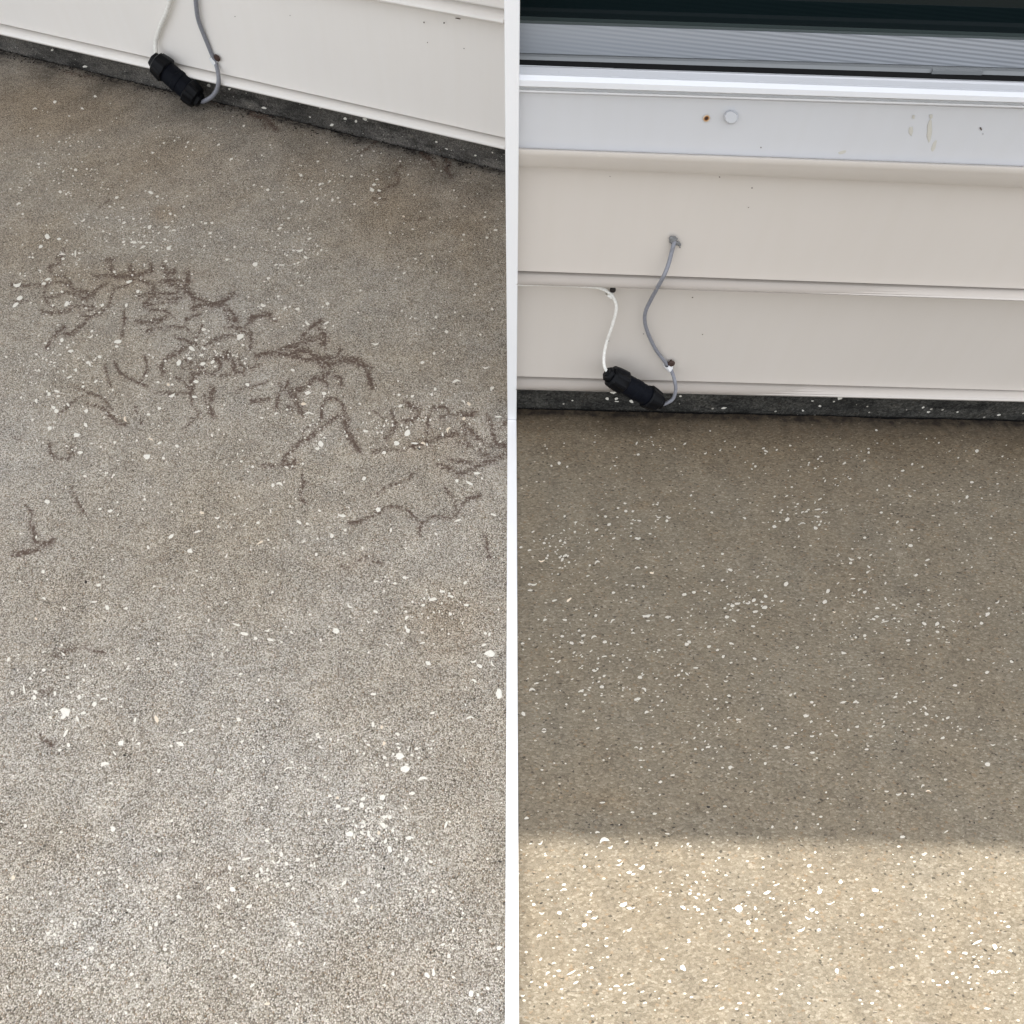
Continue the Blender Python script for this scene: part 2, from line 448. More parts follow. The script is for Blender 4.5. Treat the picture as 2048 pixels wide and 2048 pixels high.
# rust tendrils of the left slab: (frame, points, half width in px, strength)
RUST = [
 ('5', [(95,335),(180,340),(300,330)],5,.62), ('5', [(95,385),(150,375)],5,.5), ('5',[(95,455),(210,455)],5,.55),
 ('5', [(475,70),(455,130),(430,180),(370,200),(390,250),(480,270),(530,330)],5,.6),
 ('5', [(345,330),(330,400),(350,460),(400,500)],5,.62), ('5', [(350,330),(430,310),(500,330),(560,375),(640,385),(660,430)],6,.66),
 ('5', [(360,430),(430,410),(500,385),(570,410),(640,440)],5,.66), ('5', [(320,530),(400,545),(480,530),(530,520)],6,.66),
 ('5', [(520,490),(600,495),(690,495)],5,.62), ('5', [(590,540),(660,525),(700,500)],6,.66), ('5', [(600,560),(680,570),(760,510)],6,.62),
 ('5', [(350,800),(390,730),(440,680),(475,650)],7,.66), ('5', [(480,700),(540,690),(600,640),(650,590)],6,.68),
 ('5', [(820,140),(825,190),(840,250)],7,.66), ('5', [(700,265),(780,265),(860,270),(950,270),(1040,260),(1110,230)],7,.7),
 ('5', [(970,200),(980,240)],8,.7), ('5', [(1120,180),(1130,230)],8,.7), ('5', [(1220,200),(1240,260),(1300,230)],8,.7),
 ('5', [(1000,280),(970,320),(930,345),(860,360),(830,420),(810,500)],5,.62), ('5', [(800,320),(740,350),(700,380),(690,420)],6,.62),
 ('5', [(870,350),(830,410),(800,490),(740,560)],4,.6),
 ('5', [(1040,300),(1100,320),(1150,340),(1140,400),(1170,430),(1240,440),(1350,430)],6,.66),
 ('5', [(1180,310),(1250,300),(1320,300),(1370,300)],6,.66), ('5', [(1180,390),(1240,400),(1310,390),(1330,340)],5,.62),
 ('5', [(1400,250),(1390,310),(1380,350),(1410,390),(1440,430)],10,.76), ('5', [(1260,330),(1330,340),(1400,400)],6,.64),
 ('5', [(1130,420),(1090,460),(1070,490)],6,.64), ('5', [(1040,420),(1100,400),(1140,380)],6,.62),
 ('5', [(1080,500),(1150,470),(1230,465),(1310,460)],6,.66), ('5', [(1110,520),(1190,520),(1260,545),(1300,580)],5,.62),
 ('5', [(1020,605),(1080,610),(1150,600),(1200,590),(1240,570)],8,.74), ('5', [(1090,680),(1150,660),(1230,650),(1310,640),(1370,650)],5,.62),
 ('5', [(1370,640),(1410,680),(1460,710)],5,.64), ('5', [(1380,600),(1420,570),(1490,550)],5,.62),
 ('5', [(1430,510),(1500,480),(1580,480),(1650,480),(1700,520),(1740,560),(1750,600)],8,.74),
 ('5', [(1480,440),(1540,460),(1600,470),(1680,440),(1740,400)],7,.70), ('5', [(1650,500),(1690,550),(1700,600)],6,.66),
 ('5', [(1840,630),(1870,590),(1932,560),(2010,545)],8,.70),
 ('5', [(920,530),(925,600),(915,660),(905,710)],6,.70), ('5', [(1500,640),(1480,690),(1450,750),(1470,790)],5,.62),
 ('5', [(1690,650),(1770,650),(1850,670),(1870,720),(1860,800)],6,.64), ('5', [(1300,725),(1370,740),(1430,770)],6,.68),
 ('5', [(1510,820),(1560,760),(1620,730),(1740,700)],6,.66), ('5', [(1560,820),(1600,780),(1610,740)],5,.62),
 ('5', [(1215,990),(1205,930),(1240,880),(1310,840),(1370,800)],8,.72), ('5', [(1380,900),(1450,915),(1540,890)],5,.66),
 ('5', [(1360,945),(1440,950),(1530,945)],5,.66), ('5', [(1430,1000),(1500,985),(1580,990),(1620,960),(1640,920),(1600,880)],7,.72),
 ('5', [(1580,900),(1640,870),(1700,880),(1740,920),(1740,970),(1810,990)],7,.70), ('5', [(1660,830),(1700,840),(1730,900)],6,.64),
 ('5', [(1780,890),(1800,940),(1860,950),(1932,930)],6,.64), ('5', [(1650,1010),(1720,1000),(1800,980)],6,.64),
 ('5', [(1430,990),(1430,1080),(1420,1150),(1430,1220)],8,.72), ('5', [(1300,1020),(1370,1060),(1410,1110)],5,.60),
 ('5', [(1150,1140),(1220,1135),(1320,1140),(1400,1130)],5,.64), ('5', [(1580,1100),(1570,1180),(1560,1240),(1580,1300)],8,.72),
 ('5', [(1520,1160),(1530,1220)],6,.60), ('5', [(1430,1240),(1480,1280),(1420,1340)],6,.52),
 ('5', [(780,940),(800,1010),(820,1080)],5,.68), ('5', [(850,910),(890,980),(960,1030),(1030,1060),(1090,1085)],4.5,.72),
 ('5', [(1075,870),(1095,930),(1075,1010),(1035,1060)],4.5,.70),
 ('5', [(440,1290),(500,1240),(560,1190),(610,1160)],5,.64), ('5', [(570,1100),(620,1120)],7,.64),
 ('5', [(650,1135),(730,1160),(790,1200),(830,1260)],5,.66), ('5', [(650,1220),(730,1240),(790,1270),(830,1320),(880,1355),(940,1370)],7,.68),
 ('5', [(370,1520),(380,1590),(440,1620),(510,1620),(540,1570),(520,1540)],6,.64), ('5', [(1010,1250),(1030,1310),(1050,1360)],5,.52),
 ('5', [(1360,1400),(1420,1360),(1440,1330)],4,.5), ('5', [(1760,1140),(1830,1090),(1932,1070)],4,.62), ('5', [(540,1850),(560,1920),(545,1932)],7,.52),
 ('5', [(100,1470),(140,1490)],6,.45),
 ('6', [(-60,300),(0,330),(10,380)],8,.62), ('6', [(0,235),(40,200),(100,185),(160,195),(180,220)],6,.68),
 ('6', [(40,480),(110,465),(190,450),(260,420),(330,400),(370,370),(400,310),(450,270),(520,220)],7,.76),
 ('6', [(200,460),(290,470),(360,440),(420,450),(490,490),(550,530),(590,570)],8,.76), ('6', [(300,480),(400,500),(480,510),(540,570)],8,.74),
 ('6', [(510,290),(540,330),(540,400)],10,.72), ('6', [(400,380),(460,360),(520,350)],10,.68), ('6', [(550,490),(600,500),(640,480),(660,430)],7,.74),
 ('6', [(600,540),(660,520),(740,520),(800,540),(850,580),(870,640),(890,710)],8,.76), ('6', [(660,490),(760,500),(840,540),(880,570)],7,.66),
 ('6', [(590,570),(560,620),(530,650),(470,640),(440,680),(400,720),(330,720)],7,.72), ('6', [(620,620),(660,650),(660,690)],9,.74),
 ('6', [(530,600),(540,660),(570,700)],6,.62),
 ('6', [(0,710),(60,690),(120,675)],4,.66), ('6', [(280,660),(260,710),(215,750),(200,810),(190,860)],6,.68), ('6', [(205,680),(250,720)],6,.62),
 ('6', [(300,740),(330,790),(350,850),(380,900)],11,.72), ('6', [(280,850),(320,880)],8,.6), ('6', [(10,810),(70,800),(140,795)],6,.66),
 ('6', [(520,930),(525,860),(560,800),(620,795),(670,830),(690,890),(720,940)],6,.70), ('6', [(380,1030),(440,990),(510,965)],4,.62),
 ('6', [(240,1260),(270,1200),(320,1150),(380,1100),(440,1080),(480,1030),(550,980),(620,930),(690,920)],7,.74),
 ('6', [(690,930),(700,1010),(730,1070),(760,1120),(790,1165)],9,.74), ('6', [(90,1285),(180,1280),(260,1275),(320,1260)],4.5,.66), ('6', [(330,1230),(310,1290)],7,.6),
 ('6', [(380,1340),(390,1410),(370,1480)],6,.66), ('6', [(370,1530),(400,1550)],6,.55),
 ('6', [(900,880),(950,920),(990,930)],5,.6), ('6', [(1030,880),(1050,940),(1060,990),(1030,1040),(990,1080)],6,.72),
 ('6', [(1130,810),(1180,850),(1230,870),(1220,920),(1160,950),(1120,950)],8,.68), ('6', [(1300,890),(1340,860),(1410,850),(1440,880)],6,.66),
 ('6', [(1390,930),(1460,910),(1530,900),(1600,910),(1645,890)],7,.70), ('6', [(1310,920),(1295,970),(1290,1040)],6,.66),
 ('6', [(1200,1140),(1280,1110),(1350,1085),(1430,1060),(1510,1050)],8,.72), ('6', [(1560,960),(1570,1040)],8,.66), ('6', [(1590,1000),(1640,1060),(1710,1100),(1770,1130)],8,.68),
 ('6', [(1730,920),(1760,970),(1770,1050),(1800,1120),(1862,1140)],8,.70), ('6', [(1862,970),(1820,1010)],8,.66), ('6', [(1500,1120),(1560,1110),(1600,1140)],8,.64),
 ('6', [(1450,1230),(1520,1250),(1610,1255)],6,.66), ('6', [(1370,1275),(1440,1290),(1510,1330),(1570,1330),(1640,1290),(1740,1250),(1820,1220),(1862,1200)],7,.72),
 ('6', [(900,1185),(980,1160),(1060,1165),(1120,1160),(1200,1130)],6,.62), ('6', [(1680,1180),(1750,1230)],10,.6),
 ('6', [(930,1490),(990,1440),(1070,1410),(1150,1390),(1180,1340)],5,.60), ('6', [(1420,1440),(1470,1500),(1495,1560),(1490,1640)],5.5,.66),
 ('6', [(1240,1790),(1240,1720),(1290,1670),(1370,1650),(1450,1665),(1500,1640),(1540,1570),(1600,1520),(1680,1500)],5.5,.70),
 ('6', [(720,1700),(820,1680),(900,1640),(980,1590),(1060,1580),(1140,1600),(1190,1650),(1220,1670)],5.5,.72), ('6', [(1720,1800),(1730,1870),(1750,1930)],6,.58),
 ('6', [(860,1600),(870,1540),(880,1480)],3,.4),
 ('B', [(190,30),(230,90),(215,150)],6,.6), ('B', [(560,10),(590,50),(620,90)],6,.6), ('B', [(230,170),(250,240),(260,310),(310,330),(380,300)],9,.66),
 ('B', [(100,385),(180,380),(250,370),(310,340)],9,.70), ('B', [(400,1135),(470,1110),(540,1085),(620,1080),(690,1100),(760,1110)],6,.60),
 ('B', [(290,1390),(320,1430),(370,1390)],7,.5), ('B', [(280,1710),(330,1760),(400,1780),(360,1800)],7,.55),
 ('A', [(680,200),(740,190),(800,150),(860,130),(950,170)],7,.56), ('A', [(1720,20),(1735,70),(1750,130)],6,.56),
 ('D', [(715,1230),(750,1200),(800,1165)],4,.58), ('D', [(410,1600),(440,1560),(470,1520)],6,.6), ('D', [(790,1610),(830,1600)],8,.6), ('D', [(800,900),(880,885)],4,.4),
 ('E', [(1100,480),(1060,520),(1085,570),(1060,620),(990,640),(930,680)],5,.62), ('E', [(900,720),(990,725)],5,.48), ('E', [(1120,875),(1200,880),(1280,860)],4,.5),
 ('E', [(800,390),(860,350),(930,290)],4,.62), ('E', [(1250,390),(1310,430),(1350,470)],8,.66), ('E', [(1430,430),(1450,470),(1430,500),(1470,555)],7,.66),
 ('E', [(0,110),(60,120),(120,140),(190,215)],8,.70), ('E', [(0,80),(60,90),(140,110)],9,.66), ('E', [(100,150),(110,210)],5,.6), ('E', [(0,1580),(80,1570),(150,1570)],6,.66),
 ('J', [(1500,880),(1560,860),(1600,840)],9,.5),
]
HAIR = [('J', [(160,830),(215,770),(270,710),(320,670),(345,590)],1.6,.8), ('J',[(540,195),(500,250),(495,290)],1.3,.7), ('J',[(330,420),(390,460),(480,440)],1.0,.4),
        ('J',[(570,440),(600,500),(650,550)],1.0,.5), ('J',[(1060,820),(1090,770),(1130,740),(1250,730),(1310,760)],1.2,.6),
        ('B',[(120,740),(150,770)],1.0,.4), ('B',[(300,740),(370,750),(470,735)],1.2,.6), ('B',[(90,1235),(150,1240)],1.3,.7), ('B',[(460,1360),(540,1355),(590,1380)],1.2,.6),
        ('B',[(1480,1000),(1530,990),(1590,1000)],1.0,.5), ('B',[(1350,960),(1385,1010)],1.0,.5), ('B',[(90,1040),(200,1040),(260,1000)],1.2,.5),
        ('A',[(0,1000),(80,950),(180,930)],1.2,.6), ('A',[(380,1075),(440,1050),(490,1030)],1.3,.7), ('A',[(730,745),(780,710),(830,690)],1.0,.5),
        ('A',[(860,1650),(880,1600),(950,1550)],1.0,.4), ('C',[(1750,705),(1862,705)],1.6,.7), ('C',[(1860,400),(1750,430)],1.0,.3), ('C',[(150,560),(200,540)],1.0,.4),
        ('C',[(1230,1470),(1290,1540)],1.2,.5), ('C',[(660,980),(740,950)],1.0,.5),('6',[(840,1400),(900,1460)],1.0,.3)]

def make_slab(name, wall, x0, x1, side, m):
    """slab grid sheared along the wall foot; fine where the photo shows it, coarse beyond"""
    lo, hi = (min(x0, x1), max(x0, x1))
    if side == 'L':
        xs = np.concatenate([np.linspace(-4, -1.5, 12, endpoint=False), np.linspace(-1.5, hi, 560)])
        vs_ = np.concatenate([np.linspace(0, 1.95, 640), np.linspace(1.95, 2.6, 6)[1:]])  # slabs end just out of view so darker soil lowers bounce light
    else:
        xs = np.concatenate([np.linspace(lo, 1.1, 300), np.linspace(1.1, 4, 12)[1:]])
        vs_ = np.concatenate([np.linspace(0, .9, 300), np.linspace(.9, 1.15, 4)[1:]])
    k = wall.d[1] / wall.d[0]
    foot = wall.a[1] + (xs - wall.a[0]) * k
    # broken edge along the wall joint
    def fr(x, s): return np.array([noise.noise(Vector((t * s, s, 0))) for t in x])
    amp = 1.7 if side == 'L' else .6
    gap = (.0048 if side == 'L' else .0026) + amp * (.0045 * fr(xs, 9) + .0030 * fr(xs, 34) + .0014 * fr(xs, 110))
    foot = foot - np.maximum(gap, .0008)
    X = np.repeat(xs[None], len(vs_), 0)
    Y = foot[None] - vs_[:, None]
    # the very top rows keep the raggedness, rows below relax to a straight grid
    Z = np.zeros_like(X)
    Z[0] = -.012
    Y[0] = Y[1] + .0006
    nx, ny = len(xs), len(vs_)
    V = np.stack([X.ravel(), Y.ravel(), Z.ravel()], 1)
    i = np.arange(nx * (ny - 1)).reshape(ny - 1, nx)[:, :-1].ravel()
    F = np.stack([i, i + nx, i + nx + 1, i + 1], 1)
    me = bpy.data.meshes.new(name)
    me.from_pydata(V.tolist(), [], F.tolist())
    me.materials.append(m)
    o = bpy.data.objects.new(name, me)
    COL.objects.link(o)
    px, py = to_px(V[:, 0], V[:, 1])
    bad = (V[:, 1] < -.15)
    px = np.where(bad, -9e3, px); py = np.where(bad, -9e3, py)
    rust = np.zeros(len(V)); grime_dark = np.zeros(len(V)); brown = np.zeros(len(V)); hair = np.zeros(len(V)); pale_cool = np.zeros(len(V))
    dist = (foot[None] - Y).ravel()
    nz = np.array([noise.noise(Vector((x * 14, y * 14, 3))) for x, y in zip(V[:, 0], V[:, 1])])
    if side == 'L':
        for kk, pts, w, s in RUST: paint(rust, px, py, [P(kk, *q) for q in pts], w * .95, s, .75)
        for kk, pts, w, s in HAIR: paint(hair, px, py, [P(kk, *q) for q in pts], w, s, 1)
        grime_dark = np.maximum(1.1 * np.exp(-(dist / .030) ** 1.4), .48 * np.exp(-(dist / .15) ** 1.5)) * (1 + .9 * nz)
        blob(grime_dark, px, py, 470, 212, 95, 15, .95, .22); blob(grime_dark, px, py, 300, 170, 90, 12, .6, .22)
        blob(grime_dark, px, py, 385, 235, 75, 20, .42, .1); blob(grime_dark, px, py, 880, 300, 50, 12, .5, .4)
        blob(grime_dark, px, py, 990, 335, 40, 10, .6, .25); blob(grime_dark, px, py, 560, 240, 70, 14, .45, .22)
        blob(rust, px, py, 450, 205, 55, 9, .62, .22); blob(rust, px, py, 160, 150, 55, 6, .5, .22)
        for a in ((100,220,260,90,.75),(330,330,240,110,.6),(60,480,120,90,.35),(620,330,120,70,.55),(800,400,160,110,.55),(940,420,80,110,.55),
                  (328,427,34,24,.8),(430,400,90,60,.35),(560,640,40,26,.35),(900,1250,80,60,.45),(930,1220,40,30,.4),(120,1200,60,40,.25),(700,1130,70,30,.3),
                  (250,560,200,40,.35),(560,700,120,50,.3),(880,880,110,60,.35),(400,1750,160,60,.25),(800,1950,200,60,.25)):
            blob(brown, px, py, *a[:4], a[4] * .7)
        for a in ((350,1900,420,260,.9),(780,1700,320,240,.9),(150,1560,160,110,.6),(620,1520,200,110,.6),(900,1960,260,140,.8),(640,320,200,40,.5,.2),(150,760,120,110,.4),(880,1120,140,70,.4)):
            blob(pale_cool, px, py, *a)
        pale_cool *= (1 + .8 * nz)
    else:
        grime_dark = np.maximum(1.3 * np.exp(-(dist / .020) ** 2), .62 * np.exp(-(dist / .055) ** 2)); grime_dark = np.maximum(grime_dark, .22 * np.exp(-(dist / .11) ** 2)) * (1 + .4 * nz)  # smooth darkening towards the wall foot
        blob(grime_dark, px, py, 1290, 856, 85, 26, .62); blob(grime_dark, px, py, 1820, 1183, 30, 10, .25)
        brown = .5 * np.exp(-(dist / .11) ** 2) + .26 + .14 * nz
        blob(brown, px, py, 1290, 1010, 40, 16, .55); blob(brown, px, py, 1200, 1600, 120, 40, .5); blob(brown, px, py, 1090, 1320, 100, 60, .35)
        grime_dark[px > 1560] += (.12 * np.exp(-(dist / .06) ** 2))[px > 1560]
    for nm, arr in (('rust', rust), ('grime_dark', grime_dark), ('brown', brown), ('hairline', hair), ('pale_cool', pale_cool)):
        at = me.attributes.new(nm, 'FLOAT', 'POINT')
        at.data.foreach_set('value', np.clip(arr, 0, 1).astype(np.float32))
    o['kind'] = 'structure'
    return o

HALF = .0072
slabL = make_slab('grey_patio_slab', WL, -4, -HALF + .001, 'L', M_left)
slabR = make_slab('brown_patio_slab', WR, HALF - .001, 4, 'R', M_right)
g = mesh_obj('ground', [(-300, -300, -.03), (300, -300, -.03), (300, 300, -.03), (-300, 300, -.03)], [(0, 1, 2, 3)], M_soil, kind='structure')

# ------------------------------------------------------------------ left house
for wall_, sl_, lab in ((WL, slabL, 0), (WR, slabR, 1)):
    extr('joint_filler', wall_, [(-.0035, 0, .0004), (-.0035, 0, .015)], -2.4 if lab == 0 else .01, WL.S(WL.b) if lab == 0 else 2.5, M_joint, sl_, back=None, smooth=False)
zl = lambda w, *a: w.line(*a)
SL0, SL1 = -2.6, WL.S(WL.b) + .012
SR0, SR1 = -.004, 3.0
left = thing('house', 'pale cream house wing with one clean siding course above the stained grey patio', 'house')
extr('foundation', WL, [(.052, 0, 0), (-.03, 0, 0)], SL0, SL1, M_foundL, left, back=-.2, smooth=False)
# a thin dark recess of soil shows in the open joint; siding courses above
bL = [(53, 276), (56.5, 280), (75, 298)]
uL = [(21, 46, 869, 1010), (24, 49, 869, 1010)]
up_bot = WL.line(25, 51, .021, 869, 1010)
b0 = WL.line(75, 298.5, .021)
g0 = WL.line(51.5, 274.5, .012)
bt0 = WL.line(57, 280, .012)
course = up_bot[0] + up_bot[1] * SL1 * .9 - (b0[0] + b0[1] * SL1 * .9)
def lin(base, dz, kfac=1.0): return ('z', base[0] + dz, base[1] * kfac)
ktop = up_bot[1]
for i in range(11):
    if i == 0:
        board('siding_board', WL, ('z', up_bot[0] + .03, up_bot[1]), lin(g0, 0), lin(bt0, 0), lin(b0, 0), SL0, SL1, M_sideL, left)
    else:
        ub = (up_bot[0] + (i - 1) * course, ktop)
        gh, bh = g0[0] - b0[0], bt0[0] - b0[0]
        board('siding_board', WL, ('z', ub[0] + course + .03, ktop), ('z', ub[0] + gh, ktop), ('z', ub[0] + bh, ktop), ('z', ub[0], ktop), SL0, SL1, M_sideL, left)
box('shade_block', -4.5, .007, .80, 2.9, 2.35, 2.98, M_sideL, left)  # unseen block added overhead to keep the grey patio in shade
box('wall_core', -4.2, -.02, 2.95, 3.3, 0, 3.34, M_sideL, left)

# ------------------------------------------------------------------ right house
right = thing('house', 'beige sided house wing with a white window sill above the clean brown patio', 'house')
extr('foundation', WR, [(.052, 0, 0), (-.03, 0, 0)], SR0, SR1, M_found, right, back=-.2, smooth=False)
R = lambda y1, y2, off, x1=None, x2=None: WR.line(y1, y2, off, x1, x2)
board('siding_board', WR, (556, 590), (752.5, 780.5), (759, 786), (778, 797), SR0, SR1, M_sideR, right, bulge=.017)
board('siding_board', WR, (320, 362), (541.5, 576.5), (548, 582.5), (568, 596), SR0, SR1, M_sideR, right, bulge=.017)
# beige channel under the window trim
extr('window_channel', WR, [R(296, 332, .010), R(297, 333, .021), R(299, 335, .0235), R(306, 342, .0245), R(311, 348, .0225), R(329, 371, .0195), R(333, 375, .016)],
     SR0, SR1, M_sideR, right, back=.004)
extr('window_apron', WR, [R(185, 217, .0145), R(295.5, 331, .0155)], SR0, SR1, M_white, right, back=.003)
win = mesh_obj('window', [WR.at(SR0, -.06, 1.70), WR.at(SR1, -.06, 1.70), WR.at(SR1, .012, 1.70), WR.at(SR0, .012, 1.70),
                          WR.at(SR0, -.06, 1.79), WR.at(SR1, -.06, 1.79), WR.at(SR1, .012, 1.79), WR.at(SR0, .012, 1.79)],
               [(0, 1, 2, 3), (4, 5, 6, 7), (0, 1, 5, 4), (2, 3, 7, 6), (1, 2, 6, 5), (0, 3, 7, 4)], M_white, right)
extr('gap_strip', WR, [R(125.8, 157.3, -.0065), R(130.8, 162.8, .0035)], SR0, SR1, M_joint, win, back=-.02, smooth=False)  # black strip coloured in for the shaded gap behind the sill
extr('sill', WR, [R(131, 163, .004), R(133, 165, .010), R(146, 181, .0185)], SR0, SR1, M_white, win, back=.0036, smooth=False)
extr('sill_nosing', WR, [R(147, 182, .0195), R(149, 184, .0235), R(160, 194, .0265), R(172, 204, .0265), R(174, 206, .0225)], SR0, SR1, M_bright, win, back=.003)
extr('sill_bead', WR, [R(178.5, 210, .0175), R(180, 211, .0215), R(183, 214, .0215), R(184.5, 216, .0175)], SR0, SR1, M_bright, win, back=.003)
extr('track_rail', WR, [R(107, 137, -.012), R(108.5, 139, -.009), R(112, 143, -.009), R(126, 157, -.007)], SR0, SR1, M_grey, win, back=-.03, smooth=False)
extr('sash_rail', WR, [R(47, 80, -.034), R(52, 84, -.026), R(80, 110, -.024), R(84, 114, -.018), R(103, 133, -.018)], SR0, SR1, M_grey, win, back=-.045)
extr('gasket', WR, [R(38, 72, -.040), R(40, 74, -.036), R(46, 79, -.034)], SR0, SR1, M_gasket, win, back=-.05, smooth=False)
gl = R(60, 90, -.046)
extr('glass_pane', WR, [(1.71, 0, -.046), (gl[0], gl[1], -.046)], SR0, SR1, M_glass, win, back=-.052, smooth=False)
# insect screen: woven strands over the lower rail
M_scr = mat('screen_mesh', (.42, .44, .46), .6)
bb = M_scr.node_tree.nodes['Principled BSDF']
cs = coords(M_scr, (1, 1, 1), 0)
wv = N(M_scr, 'ShaderNodeTexWave', wave_type='BANDS', bands_direction='Z', wave_profile='SIN')
wv.inputs['Scale'].default_value = 82
wv.inputs['Distortion'].default_value = 1.6
wv.inputs['Detail'].default_value = 1
wv.inputs['Detail Scale'].default_value = .02
mp = N(M_scr, 'ShaderNodeMapping'); mp.inputs['Rotation'].default_value = (0, math.radians(-5), 0)
L(M_scr, cs, mp.inputs[0]); L(M_scr, mp.outputs[0], wv.inputs['Vector'])
ncl = tex(M_scr, 'ShaderNodeTexNoise', 6, cs)
cA = ramp(M_scr, wv.outputs['Fac'], [(.2, (.24, .255, .275)), (.8, (.36, .38, .41))])
sx = N(M_scr, 'ShaderNodeSeparateXYZ'); L(M_scr, cs, sx.inputs[0])
fx = ramp(M_scr, math_n(M_scr, 'ADD', math_n(M_scr, 'MULTIPLY', sx.outputs[0], 1.6), math_n(M_scr, 'MULTIPLY', ncl.outputs[0], .4)), [(.25, (.12,) * 3), (.75, (1,) * 3)])
L(M_scr, mix(M_scr, fx, (.31, .33, .355), cA), bb.inputs['Base Color'])
extr('insect_screen', WR, [R(47, 80, -.012), R(105.5, 135.5, -.012)], SR0, SR1, M_scr, win, back=-.0128, smooth=False)
bd = R(110, 140, -.0078)
# screen frame end piece at the far right
s1_, s2_ = WR.S(WR.pt(1962, 148, -.0075)), WR.S(WR.pt(2100, 150, -.0075))
extr('screen_frame', WR, [R(139, 142, -.008, 1900, 2022), R(141, 144, -.0055, 1900, 2022), R(149, 152, -.0055, 1900, 2022)], s1_ - .05, s1_, M_grey, win, back=-.012, smooth=False)
# wall above the window and roof with its overhang (its edge casts the patio's shadow line)
upy = WR.a[1]
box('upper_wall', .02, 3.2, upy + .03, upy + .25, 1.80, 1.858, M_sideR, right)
EY = gpt(1529, 1688)[1]
hz = 1.86
te = math.tan(math.radians(SUN_EL))
eL = gpt(1036, 1679); eR = gpt(2022, 1697)
ke = (eR[1] - eL[1]) / (eR[0] - eL[0])
def ey(x): return eL[1] + ke * (x - eL[0]) + (hz + .16) / te
v = []
for z in (hz, hz + .16):
    v += [(.0, ey(0), z), (4.2, ey(4.2), z), (4.2, 4.5, z), (.0, 4.5, z)]
mesh_obj('roof', v, [(0, 1, 2, 3), (4, 5, 6, 7), (0, 1, 5, 4), (1, 2, 6, 5), (2, 3, 7, 6), (3, 0, 4, 7)], M_roof, right)
yR0 = WR.a[1]
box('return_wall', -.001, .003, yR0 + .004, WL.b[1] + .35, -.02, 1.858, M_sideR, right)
box('divider_post', -HALF, HALF, yR0 - .030, yR0 + .003, 0, 1.858, M_post, right, bevel=.0012)  # white post standing in for the border between the two panels

# white strip standing in for the border between the two panels
st = box('divider_strip', -HALF, HALF, -.42, yR0 - .031, -.01, .0045, M_post, bevel=.001)
tag(st, 'narrow white strip standing in for the panel border between the grey and the brown patio', 'divider strip')

# ------------------------------------------------------------------ details on the walls
def disc_poly(wall, cx, cy, rx, ry, off, th, name, m, parent, ang=0.0, n=14, jag=.15, kind=None, dome=False):
    pts = []
    for i in range(n):
        a = 2 * math.pi * i / n
        r = 1 + random.uniform(-jag, jag)
        u, w_ = rx * r * math.cos(a), ry * r * math.sin(a)
        x, y = cx + u * math.cos(ang) - w_ * math.sin(ang), cy + u * math.sin(ang) + w_ * math.cos(ang)
        pts.append((x, y))
    V = [wall.pt(x, y, off) for x, y in pts] + [wall.pt(cx + (x - cx) * .8, cy + (y - cy) * .8, off + th) for x, y in pts]
    F = [tuple(range(n)), tuple(range(n, 2 * n))] + [(i, (i + 1) % n, n + (i + 1) % n, n + i) for i in range(n)]
    return mesh_obj(name, V, F, m, parent, kind=kind)

M_cap = mat('cap_plastic', (.60, .615, .64), .35)
disc_poly(WR, 1462, 235, 15, 14, .0160, .004, 'screw_cap', M_cap, right, .5, 20, .03)
M_rust = mat('rust_spot', (.3, .15, .05), .8)
bb = M_rust.node_tree.nodes['Principled BSDF']
ctr = WR.pt(1413, 237, .0162)
tc = N(M_rust, 'ShaderNodeTexCoord'); sv = N(M_rust, 'ShaderNodeVectorMath', operation='DISTANCE')
L(M_rust, tc.outputs['Object'], sv.inputs[0]); sv.inputs[1].default_value = tuple(ctr)
ur = WR.mpp(1413, 237)
dd = math_n(M_rust, 'MULTIPLY', sv.outputs['Value'], 1 / (ur * 9))
L(M_rust, ramp(M_rust, dd, [(0, (.02, .012, .01)), (.35, (.08, .03, .012)), (.5, (.45, .22, .07)), (.75, (.62, .54, .44)), (1, (.625, .63, .645))]), bb.inputs['Base Color'])
disc_poly(WR, 1413, 237, 8, 8, .0156, .0005, 'rust_spot', M_rust, right, 0, 20, .08)
for (cx, cy, rx, ry, a) in ((1822, 262, 5, 10, .1), (1827, 234, 3, 5, .1), (1859, 262, 6, 22, .08), (1862, 233, 4, 6, 0), (1868, 292, 5, 12, .3), (1684, 305, 12, 4, -.2)):
    disc_poly(WR, cx, cy + 0, rx * .9, ry * .9, .0152, .0003, 'dried_drip', M_drip, right, a, 12, .25)
def specks(wall, lst, off, parent):
    V, F = [], []
    for cx, cy, rx, ry, a in lst:
        n = 8; b0_ = len(V)
        for lay in (0, 1):
            for i in range(n):
                t = 2 * math.pi * i / n
                k = (1 - .3 * lay) * random.uniform(.8, 1.2)
                u, w_ = rx * k * math.cos(t), ry * k * math.sin(t)
                V.append(wall.pt(cx + u * math.cos(a) - w_ * math.sin(a), cy + u * math.sin(a) + w_ * math.cos(a), off + .0006 * lay))
        F += [tuple(range(b0_ + n, b0_ + 2 * n))] + [(b0_ + i, b0_ + (i + 1) % n, b0_ + n + (i + 1) % n, b0_ + n + i) for i in range(n)]
    mesh_obj('dirt_specks', V, F, mat('dirt', (.10, .075, .06), .9), parent, kind='stuff')
specks(WL, [(848, 45, 1.3, 1.6, 0), (888, 46, 1.6, 2, 0), (790, 160, 1.4, 5, .5), (792, 155, 2, 1, -.5), (578, 117, 1.1, 1.1, 0), (855, 85, 1, 1, 0), (928, 97, 1.2, .8, 0),
            (937, 192, .9, .9, 0), (916, 37, 6, 1.2, .2), (470, 33, 1, .8, 0), (580, 31, .8, .8, 0)], .0088, left)
